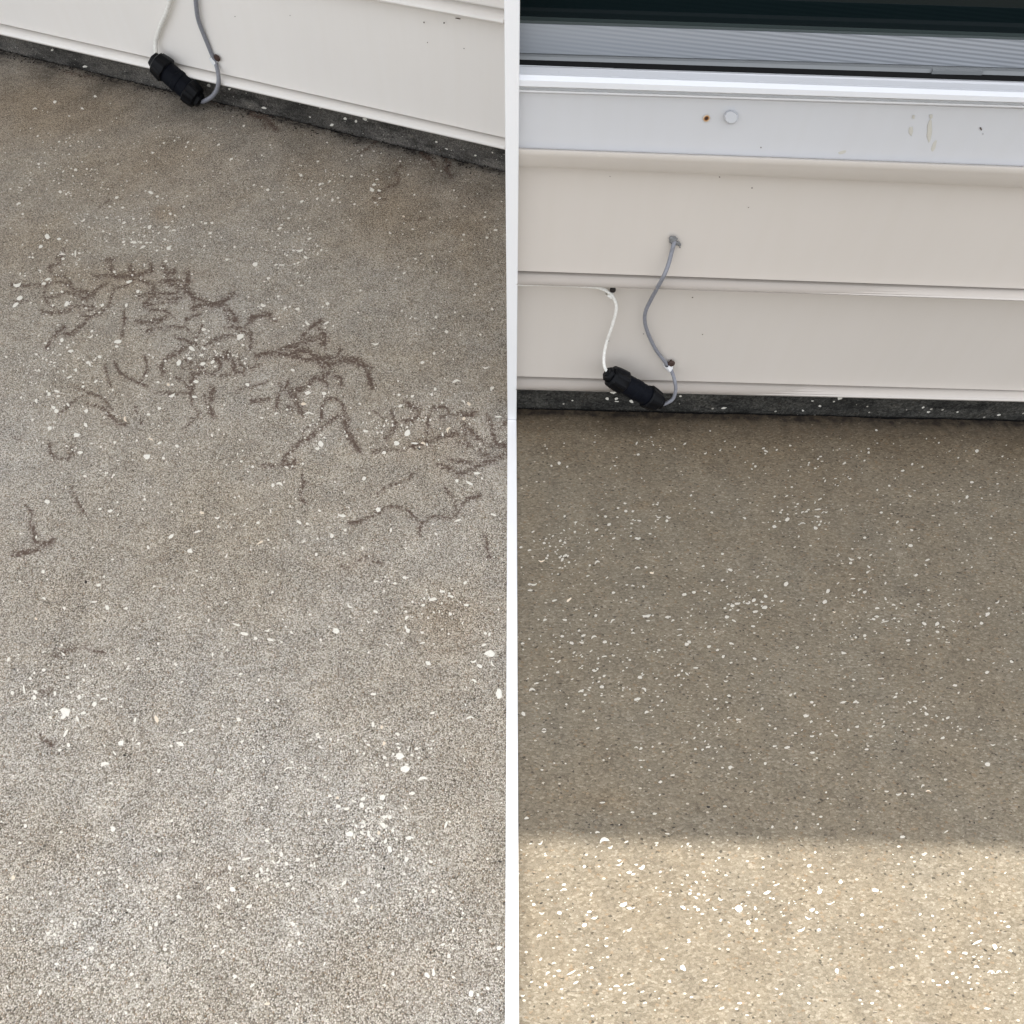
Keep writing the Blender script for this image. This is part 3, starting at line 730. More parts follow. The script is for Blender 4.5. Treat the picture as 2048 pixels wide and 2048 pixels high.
specks(WR, [(1439, 354, 1.6, 1.2, 0), (1504, 376, 1.4, 1.2, 0), (1497, 415, 1.2, 1, 0), (1220, 353, 1, .8, 0), (1385, 595, 1.6, 1.2, 0), (1405, 669, 1.4, 1, 0), (1217, 682, 1.6, 1.6, 0),
            (1287, 668, 1, 1, 0), (1438, 703, 1, .8, 0), (1354, 502, 1.6, 1.6, 0)], .0085, right)
specks(WR, [(1522, 295, 1.2, 1.6, 0), (1962, 258, 2, 4, -.5), (1966, 268, 1, 1, 0)], .0152, right)

# ------------------------------------------------------------------ cables, clips, connectors
def frame(d):
    d = d.normalized()
    a = d.cross(Vector((0, 0, 1)))
    if a.length < .1: a = d.cross(Vector((0, 1, 0)))
    a.normalize()
    return d, a, d.cross(a)

def tube(name, P3, r, m, parent=None, n=12):
    C_ = [Vector(p) for p in catmull([tuple(p) for p in P3], 8)]
    V, F = [], []
    a = None
    for i, p in enumerate(C_):
        t = (C_[min(i + 1, len(C_) - 1)] - C_[max(i - 1, 0)]).normalized()
        if a is None: _, a, b = frame(t)
        a = (a - t * a.dot(t)).normalized(); b = t.cross(a)
        for k in range(n):
            q = 2 * math.pi * k / n
            V.append(p + (a * math.cos(q) + b * math.sin(q)) * r)
        if i:
            for k in range(n):
                F.append(((i - 1) * n + k, (i - 1) * n + (k + 1) % n, i * n + (k + 1) % n, i * n + k))
    F.append(tuple(range(n))); F.append(tuple(range(len(V) - n, len(V))))
    o = mesh_obj(name, V, F, m, parent)
    o.data.polygons.foreach_set('use_smooth', [len(p.vertices) == 4 for p in o.data.polygons])
    return o

def turned(name, A, B, rings, m, parent, n=24, sq=0.0, flute=0.0, nf=6):
    """rings: (t, radius); flute cuts grip ribs"""
    A, B = Vector(A), Vector(B)
    d, a, b = frame(B - A)
    Ln = (B - A).length
    V, F = [], []
    for i, (t, r) in enumerate(rings):
        for k in range(n):
            q = 2 * math.pi * k / n
            rr = r * (1 + flute * (1 if (k * nf * 2 // n) % 2 else 0) * (1 if 0 < i < len(rings) - 1 else 0))
            V.append(A + d * (Ln * t) + (a * math.cos(q) + b * math.sin(q)) * rr)
        if i:
            for k in range(n):
                F.append(((i - 1) * n + k, (i - 1) * n + (k + 1) % n, i * n + (k + 1) % n, i * n + k))
    F.append(tuple(range(n))); F.append(tuple(range(len(V) - n, len(V))))
    o = mesh_obj(name, V, F, m, parent)
    bm = bmesh.new(); bm.from_mesh(o.data)
    for f in bm.faces: f.smooth = len(f.verts) == 4
    for e in bm.edges:
        if len(e.link_faces) == 2 and e.calc_face_angle() > math.radians(28): e.smooth = False
    bm.to_mesh(o.data); bm.free()
    return o

def connector(wall, A, B, wpx, off, label):
    """A, B: px ends; wpx: body width in px"""
    a3, b3 = wall.pt(*A, off), wall.pt(*B, off)
    u = wall.mpp((A[0] + B[0]) / 2, (A[1] + B[1]) / 2, off)
    r = wpx * u / 2
    t = thing('cable_connector', label, 'connector')
    t.location = tuple((a3 + b3) / 2)
    T = Vector(t.location)
    A_, B_ = Vector(a3) - T, Vector(b3) - T
    turned('body', A_.lerp(B_, .27), A_.lerp(B_, .76), [(0, r * .93), (.03, r * .97), (.42, r * .98), (.44, r * 1.02), (.60, r * 1.02), (.62, r * .97), (.97, r * .97), (1, r * .92)], M_blackb, t)
    for e0, e1 in ((.0, .30), (1.0, .72)):
        P0_, P1_ = A_.lerp(B_, e0), A_.lerp(B_, e1)
        # tapered cap with grip ribs, hexagonal neck and cable seal
        nut = turned('gland_nut', P0_.lerp(P1_, .22), P1_, [(0, r * .80), (.12, r * .98), (.55, r * 1.08), (.92, r * 1.12), (1, r * 1.06)], M_black, t, n=48, flute=.07, nf=8)
        turned('hex_neck', P0_, P0_.lerp(P1_, .26), [(0, r * .55), (.15, r * .70), (.9, r * .76), (1, r * .7)], M_black, nut, n=6)
        turned('seal', P0_.lerp(P1_, -.05), P0_.lerp(P1_, .02), [(0, r * .26), (1, r * .34)], M_black, nut, n=16)
    return t

def cable(wall, pts, wpx, m, label, group=None):
    """pts: (x, y, offset)"""
    P3 = [wall.pt(x, y, o) for x, y, o in pts]
    u = wall.mpp(pts[len(pts) // 2][0], pts[len(pts) // 2][1], .02)
    o = tube('cable', P3, wpx * u / 2, m)
    # origin on the cable
    c = Vector(P3[0]); o.data.transform(__import__('mathutils').Matrix.Translation(-c)); o.location = c
    return tag(o, label, 'cable', group)

def clip(wall, cx, cy, nx, ny, ang, s, off, mn, label, mc=None):
    t = thing('cable_clip', label, 'cable clip')
    u = wall.mpp(cx, cy, off)
    o0 = wall.pt(cx, cy, off)
    t.location = tuple(o0)
    T = Vector(t.location)
    d, n = Vector(wall.d), Vector(wall.n)
    up = Vector((0, 0, 1))
    ca, sa_ = math.cos(ang), math.sin(ang)
    ax, ay = d * ca + up * sa_, -d * sa_ + up * ca       # ax along the cable, ay across
    h = s * u / 2
    # saddle: an arch across the cable
    V, F = [], []
    K = 8
    for e in (-1, 1):
        for rr in (1.0, .8):
            for i in range(K + 1):
                q = math.pi * i / K
                V.append(ax * e * h * .85 + ay * math.cos(q) * h * rr * 1.0 + n * (math.sin(q) * .0125 * (rr * .6 + .4) - .002))
    m1 = K + 1
    for i in range(K):
        F += [(i, i + 1, 2 * m1 + i + 1, 2 * m1 + i), (m1 + i, m1 + i + 1, 3 * m1 + i + 1, 3 * m1 + i), (i, i + 1, m1 + i + 1, m1 + i), (2 * m1 + i, 2 * m1 + i + 1, 3 * m1 + i + 1, 3 * m1 + i)]
    F += [(0, m1, 3 * m1, 2 * m1), (K, m1 + K, 3 * m1 + K, 2 * m1 + K)]
    mesh_obj('saddle', V, F, mc or M_clip, t)
    nail0 = Vector(wall.pt(nx, ny, off + .004)) - T
    r = s * u * .42
    turned('nail', nail0 - n * .012, nail0 + n * .0035, [(0, r * .4), (.70, r * .4), (.72, r * .95), (.80, r * 1.1), (.93, r * 1.05), (1, r * .75)], mn, t, n=16)
    return t

FC = .018
connector(WL, (304, 117), (402, 203), 43, .044, 'black waterproof cable connector hanging on the pale siding of the left wall')
cable(WL, [(352, -60, .0105), (346, -20, .014), (333, 25, .017), (321, 53, .018), (312, 81, .020), (311, 99, .028), (313, 110, .036), (319, 124, .044)], 8.2, M_cabw,
      'white cable rising from the black connector on the left wall')
cable(WL, [(393, -60, .0105), (391, -15, .014), (394, 25, .016), (399, 47, .016), (407, 68, .0155), (416, 90, .0155), (425, 112, .0155), (432, 128, .017), (436.5, 149, .030), (437, 165, .036), (433.5, 180, .040), (425, 192, .043), (414, 199.5, .044), (403, 203, .044), (392, 195, .044)], 8.2, M_cabg,
      'grey cable looping down the left wall into the black connector')
clip(WL, 428.5, 119, 434.5, 115.5, math.radians(-62), 14.5, .012, M_nail, 'white cable clip with rusty nail holding the grey cable on the left wall')

connector(WR, (1213, 746), (1322, 808), 41, .044, 'black waterproof cable connector hanging on the beige siding of the right wall')
cable(WR, [(1031, 568, .016), (1040, 568.5, .016), (1100, 569, .016), (1180, 573, .016), (1205, 578, .016), (1222, 589, .016), (1231, 605, .018), (1232, 622, .020), (1224, 652, .021), (1213, 685, .022), (1208, 712, .029), (1209, 733, .038), (1218, 750, .044)], 6.6, M_cabw,
      'white cable running under the siding lip and down to the connector on the right wall')
cable(WR, [(1350, 476, .004), (1348, 486, .014), (1343, 505, .018), (1337, 528, .024), (1328, 551, .031), (1315, 575, .028), (1301, 601, .022), (1291.5, 622, .020), (1289.5, 640, .019), (1295, 664, .018), (1311, 698, .017), (1328, 721, .016), (1341, 738, .018), (1348.5, 758, .032), (1351.5, 778, .038), (1347, 796, .042), (1337, 804.5, .044), (1322, 809, .044), (1310, 801, .044)], 7.6, M_cabg,
      'grey cable hanging from the sealed hole in the beige siding on the right wall')
clip(WR, 1336.5, 729.5, 1342.5, 726, math.radians(-52), 15.5, .012, M_nail, 'white cable clip with rusty nail low on the right wall holding the grey cable')
clip(WR, 1218.5, 584, 1225.5, 578.5, math.radians(-40), 13.5, .010, M_nailb, 'small clip with black nail under the siding lip holding the white cable', M_cabw)
# sealant round the cable hole: a lumpy blob with crumbs
t = thing('sealant_blob', 'lump of grey sealant where the grey cable enters the beige siding', 'sealant')
hb = Vector(WR.pt(1346, 481, .0125)); t.location = hb
bm = bmesh.new()
uu = WR.mpp(1346, 481)
for (dx, dy, r) in ((0, 0, 7), (-3, -4, 5), (5, 5, 5), (9, 6, 4), (13, 9, 3.4), (12, 4, 2.4), (3, -6, 3), (14, 14, 1.6), (7, -3, 2.6)):
    c = Vector(WR.pt(1346 + dx, 481 + dy, .0125)) - hb
    ret = bmesh.ops.create_icosphere(bm, subdivisions=3, radius=r * uu)
    for vv in ret['verts']:
        k = 1 + .35 * noise.noise(vv.co * 900 + Vector((dx, dy, 0)))
        co = vv.co * k
        nn = Vector(WR.n)
        co -= nn * co.dot(nn) * .45
        vv.co = co + c
me = bpy.data.meshes.new('blob'); bm.to_mesh(me); bm.free(); me.materials.append(M_seal)
me.polygons.foreach_set('use_smooth', [True] * len(me.polygons))
o = bpy.data.objects.new('blob', me); COL.objects.link(o); o.parent = t

# ------------------------------------------------------------------ shell fragments and pebbles set in the slabs
def chip_poly(cx, cy, L_, W_, ang, z=.0002, h=.0007, n=9, jag=.28, curve=0.0, wallp=None, lift=1.0):
    V = []
    h = h * random.uniform(.6, 1.5)
    rs = [1 + random.uniform(-jag, jag) for _ in range(n)]
    for lay in (0, 1):
        for i in range(n):
            t = 2 * math.pi * i / n
            k = rs[i] * (1 if lay == 0 else .86)
            u, w_ = L_ / 2 * k * math.cos(t), W_ / 2 * k * math.sin(t)
            w_ += curve * (u * u) / max(L_, 1) * 2
            x = cx + u * math.cos(ang) + w_ * math.sin(ang)
            y = cy - u * math.sin(ang) + w_ * math.cos(ang)
            if wallp is None: V.append(gpt(x, y, z - .0008 if lay == 0 else z + h))
            else: V.append(wallp.pt(x, y, -.0005 if lay == 0 else h))
    F = [tuple(range(n, 2 * n))] + [(i, (i + 1) % n, n + (i + 1) % n, n + i) for i in range(n)]
    return V, F

# the ones that stand out: (frame, x, y, length, width, angle deg) in frame pixels
BIG = [
 ('5',875,755,75,30,0),('5',868,790,35,18,0),('5',675,722,50,12,30),('5',525,825,50,24,12),('5',495,475,45,30,45),('5',1785,720,60,45,40),('5',1328,912,50,32,60),
 ('5',1425,808,55,30,-30),('5',1508,920,45,26,10),('5',1582,905,40,26,30),('5',1458,1052,42,24,-10),('5',960,310,46,24,10),('5',150,432,50,34,20),('5',118,480,60,26,35),('5',940,483,34,24,80),
 ('5',1898,180,50,34,35),('5',637,1375,46,26,-60),('5',570,1448,55,34,15),('5',1095,1608,55,38,0),('5',415,1270,34,34,0),('5',925,1330,46,20,-80),('5',1278,1160,60,22,20),('5',425,1125,45,20,-20),
 ('5',130,340,70,26,10),('5',740,868,36,22,-20),('5',460,745,26,40,0),('5',1025,382,30,30,0),('5',355,292,44,20,10),('5',1185,1250,34,24,-30),('5',1250,1075,30,22,0),('5',1280,1075,26,18,0),
 ('5',1840,1075,30,30,0),('5',1120,1480,50,14,-20),('5',1185,1508,40,16,30),('5',595,1580,44,24,0),('5',560,100,14,60,0),('5',515,1020,50,14,20),('5',325,325,36,22,0),('5',760,485,36,24,20),('5',1495,855,36,18,20),('5',1410,880,40,20,0),
 ('6',415,245,55,18,-40),('6',557,240,48,14,30),('6',420,750,48,30,10),('6',390,830,50,24,0),('6',425,893,85,14,5),('6',515,1120,50,40,-40),('6',500,1158,34,14,60),('6',1068,1118,45,34,0),('6',1145,1045,60,44,50),
 ('6',1265,1115,45,18,-20),('6',1500,660,65,20,15),('6',1720,570,55,14,5),('6',1595,830,40,22,-40),('6',1562,812,40,12,-50),('6',1765,715,36,28,20),('6',1440,1015,50,22,60),('6',1655,1335,50,22,0),('6',1600,1408,55,20,-25),
 ('6',675,1645,52,24,0),('6',935,1600,44,34,40),('6',357,1692,46,22,-40),('6',215,1408,55,24,-10),('6',265,1293,40,14,-20),('6',977,1185,32,26,0),('6',918,397,55,14,10),('6',1257,528,30,24,0),('6',312,583,40,16,-20),('6',565,98,30,22,0),
 ('6',540,755,38,26,0),('6',187,900,34,14,40),('6',1510,1390,26,22,0),('6',1515,1680,60,18,20),('6',75,1840,50,16,30),('6',598,1792,34,34,0),('6',1775,1638,46,16,-20),('6',1350,722,24,24,0),('6',1432,303,30,22,0),('6',800,828,32,12,0),
 ('6',1800,925,110,14,0),('6',1560,938,30,24,0),('6',390,1833,34,14,40),('6',1200,1118,60,14,0),
 ('A',628,660,46,56,60),('A',725,487,52,18,-35),('A',150,727,50,24,-20),('A',130,662,40,16,20),('A',303,675,30,18,-60),('A',40,717,30,26,0),('A',1332,433,52,26,10),('A',1400,375,44,20,0),('A',1465,410,50,16,-10),
 ('A',1578,473,40,22,0),('A',916,522,40,22,-20),('A',1750,828,58,80,80),('A',1675,920,46,30,-20),('A',1635,888,50,18,25),('A',1765,905,55,14,-60),('A',1300,898,42,34,-20),('A',1635,1025,40,18,-30),('A',1152,662,30,34,0),
 ('A',1850,1120,55,70,0),('A',898,1345,24,46,0),('A',960,1365,26,30,0),('A',1092,1573,70,52,-15),('A',1135,1667,75,58,20),('A',1258,1732,95,22,8),('A',965,1877,48,44,0),('A',1182,1847,44,26,0),('A',583,1865,28,24,0),('A',637,1880,28,24,0),
 ('A',898,1123,46,24,0),('A',500,1438,36,18,-10),('A',1075,1415,40,20,-20),('A',978,1482,26,32,0),('A',1215,1522,36,20,0),('A',1000,760,34,14,-30),('A',1255,750,46,14,15),('A',483,105,22,30,0),('A',390,12,50,14,20),('A',270,1662,80,14,25),
 ('A',1600,1290,70,14,15),('A',125,1165,26,22,0),('A',205,1172,24,22,0),('A',100,1612,20,30,0),('A',1085,1515,30,20,-20),('A',70,20,50,14,20),('A',1055,315,30,20,0),('A',1705,765,34,18,20),('A',1715,680,28,20,0),
 ('B',475,1545,80,56,-20),('B',462,1580,55,30,40),('B',480,1698,70,24,60),('B',688,1490,46,36,20),('B',175,1385,18,70,5),('B',883,1770,50,40,20),('B',1315,1778,60,30,-30),('B',1740,1600,36,36,0),('B',1140,1595,30,62,20),('B',1785,975,70,26,-10),
 ('B',1862,1008,34,32,0),('B',1728,910,60,14,-20),('B',1387,370,40,36,-30),('B',1082,345,20,34,20),('B',1250,262,50,26,40),('B',757,1445,70,14,5),('B',500,1787,28,34,0),('B',250,1440,28,36,0),('B',565,1595,20,50,20),('B',578,1435,30,36,0),
 ('B',835,1845,44,14,-50),('B',1012,1775,30,24,0),('B',760,1920,70,30,20),('B',315,522,34,28,-20),('B',720,620,36,24,10),('B',985,1605,20,44,-20),('B',805,78,44,20,10),('B',728,66,28,22,0),('B',1583,133,42,18,5),('B',1472,93,36,26,0),
 ('B',920,790,36,20,0),('B',1122,630,36,14,35),('B',1652,405,14,36,-25),('B',335,1490,18,30,20),('B',610,1552,40,20,10),('B',690,742,50,12,5),('B',1550,1125,18,34,0),('B',1395,1680,44,20,30),('B',220,1300,30,22,0),('B',400,1410,26,36,0),('B',262,865,30,14,-50),('B',1440,230,50,14,15),('B',322,718,36,16,-35),
 ('C',1135,30,70,58,20),('C',1258,92,90,18,8),('C',965,235,46,42,0),('C',1182,207,40,24,0),('C',583,222,26,24,0),('C',637,235,28,26,0),('C',642,300,42,30,0),('C',815,290,34,42,30),('C',1135,310,44,16,-50),('C',553,405,18,46,10),
 ('C',728,502,62,44,-10),('C',970,435,44,34,0),('C',940,493,30,32,0),('C',988,555,20,50,-20),('C',1018,615,36,62,10),('C',1160,530,50,34,20),('C',892,538,30,26,0),('C',1318,703,34,22,-20),('C',228,650,30,36,0),('C',265,718,26,30,0),
 ('C',82,765,26,44,10),('C',52,805,40,24,50),('C',685,858,50,24,40),('C',825,928,46,22,10),('C',770,985,30,42,-20),('C',888,1037,46,14,60),('C',310,1157,46,26,-25),('C',290,1310,34,24,0),('C',360,1300,26,30,0),('C',1430,435,18,60,-20),
 ('C',1812,1333,36,30,0),('C',1845,1330,30,20,10),('C',1450,1393,30,30,0),('C',1290,1530,34,55,40),('C',1338,1510,26,56,0),('C',1612,1665,40,60,-10),('C',1662,1675,26,30,0),('C',1733,1627,34,30,0),('C',1672,1785,60,26,20),('C',980,1605,30,20,-30),
 ('C',125,1740,46,22,10),('C',18,1605,46,22,35),('C',1043,1522,26,30,0),('C',1465,925,26,22,0),('C',705,320,44,22,10),('C',1210,920,20,20,0),('C',820,450,30,24,-10),('C',543,1450,14,40,-20),('C',1160,628,30,14,0),('C',470,717,18,26,0),
 ('J',732,98,56,22,15),('J',797,555,40,44,0),('J',1123,708,40,22,-30),('J',1618,830,24,42,0),('J',1735,768,80,20,15),('J',1640,983,48,40,-20),('J',895,958,24,34,0),('J',1760,1105,60,24,30),('J',525,1220,36,28,0),('J',792,1520,50,20,50),
 ('J',1572,1418,22,44,-40),('J',1655,1595,30,34,-30),('J',1385,885,14,48,0),('J',1470,970,34,24,20),('J',1815,885,44,34,30),('J',282,1705,22,36,0),('J',548,748,18,32,0),('J',684,602,18,20,0),('J',178,535,26,26,0),('J',805,15,22,44,0),('J',1120,145,24,34,0),
 ('J',1540,1105,30,30,0),('J',845,905,36,14,-30),('J',1780,1650,30,40,20),('J',965,1660,20,34,0),('J',430,580,26,18,0),('J',92,900,30,36,0),('J',140,655,26,22,0),('J',1180,842,26,12,0),
 ('D',347,1435,34,44,30),('D',430,1450,36,18,0),('D',440,1107,28,22,0),('D',605,1320,46,12,20),('D',1092,1362,26,34,-20),('D',1215,1367,44,14,0),('D',1268,1385,40,12,0),('D',980,1475,36,18,0),('D',900,1472,30,18,10),('D',1035,1512,34,14,20),('D',895,1222,28,16,0),
 ('D',1532,1408,28,22,0),('D',1710,1510,22,20,0),('D',1685,868,36,16,30),('D',398,452,30,20,30),('D',255,497,36,12,0),('D',600,500,26,14,-20),('D',135,1190,40,14,20),('D',550,945,24,20,0),('D',550,1550,14,50,0),('D',1865,1630,34,26,0),('D',455,1558,44,14,5),
 ('D',900,1335,28,14,0),('D',780,1295,26,14,0),('D',1340,1215,26,16,20),('D',1595,762,30,14,25),('D',1370,745,26,12,45),('D',297,1507,32,26,20),('D',1147,1140,30,16,0),('D',1145,1535,24,18,0),('D',1232,1513,26,16,0),('D',1070,1478,26,14,0),('D',1100,1478,20,14,0),
 ('E',890,655,28,36,50),('E',905,617,30,18,20),('E',365,1102,60,18,10),('E',315,1096,26,18,0),('E',405,1148,30,18,-25),('E',215,935,40,16,20),('E',435,1010,34,18,20),('E',40,1195,44,34,30),('E',510,615,30,18,30),('E',740,556,26,14,0),('E',190,1200,36,14,20),('E',235,1203,40,12,0),
 ('E',350,1187,30,14,30),('E',490,720,24,20,30),('E',565,1485,26,20,0),('E',1120,848,26,14,-30),('E',945,716,22,12,10),('E',1185,942,22,12,0),('E',1207,1158,24,14,0),('E',205,1432,26,20,0),('E',805,1388,20,16,0),('E',1768,1525,26,16,-30),('E',280,862,24,16,0),('E',495,447,24,14,20),
 ('E',600,728,18,26,0),('E',642,713,22,14,0),('E',762,760,22,14,0),('E',375,1353,26,12,0),('E',1790,948,30,20,0),('E',1330,1138,16,20,0),('E',788,1550,20,16,0),('E',1062,1302,16,18,20),
 ('F',652,1140,52,16,8),('F',657,1163,26,8,0),('F',605,1542,38,18,15),('F',395,1238,36,12,20),('F',485,1160,34,10,35),('F',435,1482,26,20,-20),('F',400,1407,32,10,0),('F',640,1492,30,14,-40),('F',275,1062,36,14,35),('F',605,905,32,10,10),('F',410,877,32,12,25),
 ('F',105,990,44,10,5),('F',88,1015,30,10,0),('F',95,1492,36,14,10),('F',118,1465,28,10,15),('F',332,1502,30,12,5),('F',205,1065,26,10,20),('F',160,1158,24,12,0),('F',490,1027,22,12,0),('F',675,932,24,12,0),('F',758,667,28,8,0),('F',710,665,28,8,0),('F',145,877,36,9,10),
 ('F',1088,1080,30,14,0),('F',1140,1080,30,12,10),('F',1175,1118,32,14,15),('F',1220,1098,34,20,10),('F',1165,1190,26,12,0),('F',1037,1145,28,18,0),('F',1072,1163,26,10,-30),('F',1045,1083,18,8,0),('F',1207,1072,18,10,0),('F',1092,1113,22,10,20),('F',1048,1525,22,18,0),('F',1060,1273,30,12,-10),
 ('F',845,1420,26,12,-40),('F',805,1425,18,14,40),('F',585,1220,22,10,0),('F',405,1138,18,16,0),('F',85,822,24,9,10),('F',613,765,20,10,20),('F',490,765,20,10,20),('F',615,680,22,10,-10),('F',555,990,18,9,0),('F',583,992,20,9,0),('F',635,997,18,14,-60),('F',445,1335,34,10,10),
 ('F',490,1332,22,10,-10),('F',445,1430,18,12,40),('F',650,1603,30,14,20),('F',155,1685,26,8,5),('F',155,1700,26,10,5),('F',45,1612,30,20,-40),('F',600,1773,22,9,0),('F',948,1773,30,12,10),('F',885,1783,16,12,0),('F',145,1883,18,10,0),('F',620,1837,24,8,0),('F',710,1305,20,12,0),('F',965,640,18,12,0),
 ('F',1125,668,14,14,0),('F',1022,1333,20,12,0),('F',325,1210,16,14,0),('F',1033,1457,28,9,0),('F',915,355,0,0,0),('F',935,355,22,9,30),('F',835,308,20,9,30),('F',812,1205,36,6,0),('F',810,1232,32,6,15),('F',512,1277,18,10,0),('F',1215,330,20,9,20),('F',45,1273,22,12,10),('F',262,1567,14,12,0),
 ('G',107,985,30,24,30),('G',8,1098,24,22,0),('G',85,1070,28,10,10),('G',547,1102,28,14,10),('G',545,1143,28,14,0),('G',585,1167,46,8,15),('G',697,1258,30,16,0),('G',697,1278,14,8,0),('G',420,868,30,10,-20),('G',515,845,20,9,30),('G',790,869,28,10,25),('G',1080,1132,32,22,30),
 ('G',1050,1175,22,16,0),('G',1130,1075,30,9,35),('G',430,960,26,8,0),('G',500,928,18,12,30),('G',383,1557,36,12,15),('G',565,1442,36,8,0),('G',730,1552,22,10,0),('G',785,1612,24,12,0),('G',865,1640,14,12,0),('G',922,1475,26,14,0),('G',1078,1412,26,18,20),('G',228,1650,20,12,10),
 ('G',310,1648,22,9,0),('G',235,1722,26,10,20),('G',112,1775,30,18,20),('G',233,1800,26,16,0),('G',255,1827,16,10,0),('G',1080,1857,30,24,0),('G',1105,1765,28,7,0),('G',575,1672,24,9,35),('G',260,625,40,9,8),('G',215,627,16,8,0),('G',300,640,20,8,0),('G',50,708,24,18,0),('G',185,690,42,7,8),
 ('G',505,350,14,14,0),('G',505,332,16,8,0),('G',340,1122,18,8,0),('G',432,1042,26,8,0),('G',625,1085,22,10,0),('G',110,560,22,8,30),('G',270,575,26,8,25),('G',135,517,14,9,0),('G',247,427,14,9,0),('G',370,1493,20,10,10),('G',778,1580,30,10,-30),('G',160,945,0,0,0),('G',1095,765,20,9,0),('G',225,800,14,9,0),
 ('I',645,628,80,34,15),('I',600,577,40,18,10),('I',103,480,42,22,10),('I',640,370,50,14,5),('I',205,660,50,14,35),('I',693,690,44,20,20),('I',760,810,70,14,25),('I',918,832,60,28,30),('I',825,863,46,22,10),('I',510,822,30,28,0),('I',875,808,28,16,0),
 ('I',785,1090,76,34,25),('I',828,1115,46,24,0),('I',1205,1110,46,28,-35),('I',1600,1120,76,60,-10),('I',1665,1215,34,50,30),('I',1722,1272,34,30,0),('I',510,1235,44,36,10),('I',585,1190,60,12,18),('I',830,1270,56,20,30),('I',190,1305,50,20,20),('I',210,1155,46,16,0),('I',370,982,44,18,0),
 ('I',155,1090,30,26,0),('I',545,1140,40,22,20),('I',415,1572,90,16,30),('I',330,1557,42,22,5),('I',250,1570,44,18,35),('I',560,1535,36,22,0),('I',295,1500,40,14,10),('I',450,1640,50,18,30),('I',740,1660,60,16,-5),('I',840,1650,70,14,20),('I',1205,1535,40,60,40),('I',1110,1630,28,26,0),('I',440,1410,36,22,-20),
 ('I',1312,1125,34,30,0),('I',1290,1105,30,18,0),('I',1340,1155,34,14,5),('I',1425,1125,46,14,-30),('I',1315,1015,34,22,0),('I',1465,1055,44,18,-30),('I',1800,1005,60,30,20),('I',1668,1003,40,24,0),('I',1715,1115,24,34,20),('I',1060,1475,44,18,0),('I',1005,450,40,20,0),('I',908,72,36,12,10),('I',1095,590,38,14,-10),('I',1022,655,36,14,0),
 ('I',1500,397,34,18,0),('I',1785,95,26,30,0),('I',665,1385,30,14,0),('I',530,1375,36,14,0),('I',1265,1742,34,18,0),('I',790,1780,38,20,0),('I',60,1735,36,16,0),('I',665,1325,36,14,20),('I',850,438,30,18,0),('I',1605,1785,36,22,0),('I',940,1780,38,14,0),('I',1480,1820,50,20,20),('I',1045,225,30,24,0),
 ('H',345,18,40,24,0),('H',375,58,24,18,0),('H',1577,105,40,34,20),('H',1118,250,42,16,35),('H',1157,286,44,14,0),('H',865,292,40,14,0),('H',950,315,56,18,10),('H',1047,313,28,16,0),('H',1280,208,26,20,0),('H',1285,575,40,12,30),('H',1125,737,36,18,0),
 ('H',30,1005,60,30,10),('H',88,950,60,14,20),('H',340,1128,50,32,10),('H',310,1190,60,16,-15),('H',270,1270,66,20,30),('H',465,1087,60,14,10),('H',395,985,44,18,-30),('H',692,1163,36,28,0),('H',785,990,60,30,-10),('H',1505,1355,90,20,25),('H',1628,1385,36,60,25),('H',1415,1432,46,26,-10),
 ('H',1495,1525,56,24,0),('H',1600,1557,60,16,0),('H',1650,1560,46,18,35),('H',900,1533,44,20,5),('H',512,1558,34,50,20),('H',1722,1245,44,20,0),('H',1305,1425,34,24,0),('H',1443,1640,34,18,0),('H',1230,1657,40,16,0),('H',762,1785,36,18,0),('H',1573,1822,56,18,0),('H',1330,1575,34,22,20),('H',1400,870,30,24,0),
 ('H',318,1785,30,20,-20),('H',120,1722,34,14,20),('H',800,1700,30,16,0),('H',540,930,34,40,0),
]
BLK = [('B',625,597,30,28,0),('6',1552,1180,34,10,0),('6',1232,1157,38,14,-25),('6',1383,1465,28,8,0),('A',1030,632,26,12,0),('A',732,600,16,12,0),('A',1262,1532,20,18,0),('B',525,1595,22,12,20),('B',907,1862,26,20,-20),('B',1243,430,26,12,40),
       ('B',1705,187,18,14,0),('B',768,886,16,14,0),('J',878,38,22,16,0),('J',1757,872,14,34,30),('J',933,634,22,14,0),('C',978,755,24,26,0),('C',720,1420,20,14,0),('C',868,1330,18,34,-20),('C',1440,985,34,12,-35),('C',790,608,28,10,30),('C',885,608,14,14,0),
       ('J',890,1148,24,16,0),('J',690,1553,16,18,0),('J',855,1100,14,20,-20),('J',1030,1620,14,28,0),('E',987,1387,14,10,0),('C',752,850,22,12,-40),('C',1825,705,60,10,-10),
       ('I',705,527,34,14,0),('I',770,527,34,14,10),('I',1140,548,26,12,0),('I',1143,516,22,10,0),('I',1383,402,34,22,0),('H',1562,1412,36,14,-35),('H',1700,1280,36,8,5),('I',205,1080,40,16,15),('H',210,102,26,12,30),('G',130,1220,20,6,10),('I',1540,985,34,10,10)]
nL = nR = 0
extraV = {'L': [], 'R': []}; extraF = {'L': [], 'R': []}
def add_stuff(side, V, F):
    b = len(extraV[side]); extraV[side] += [tuple(v) for v in V]; extraF[side] += [tuple(i + b for i in f) for f in F]

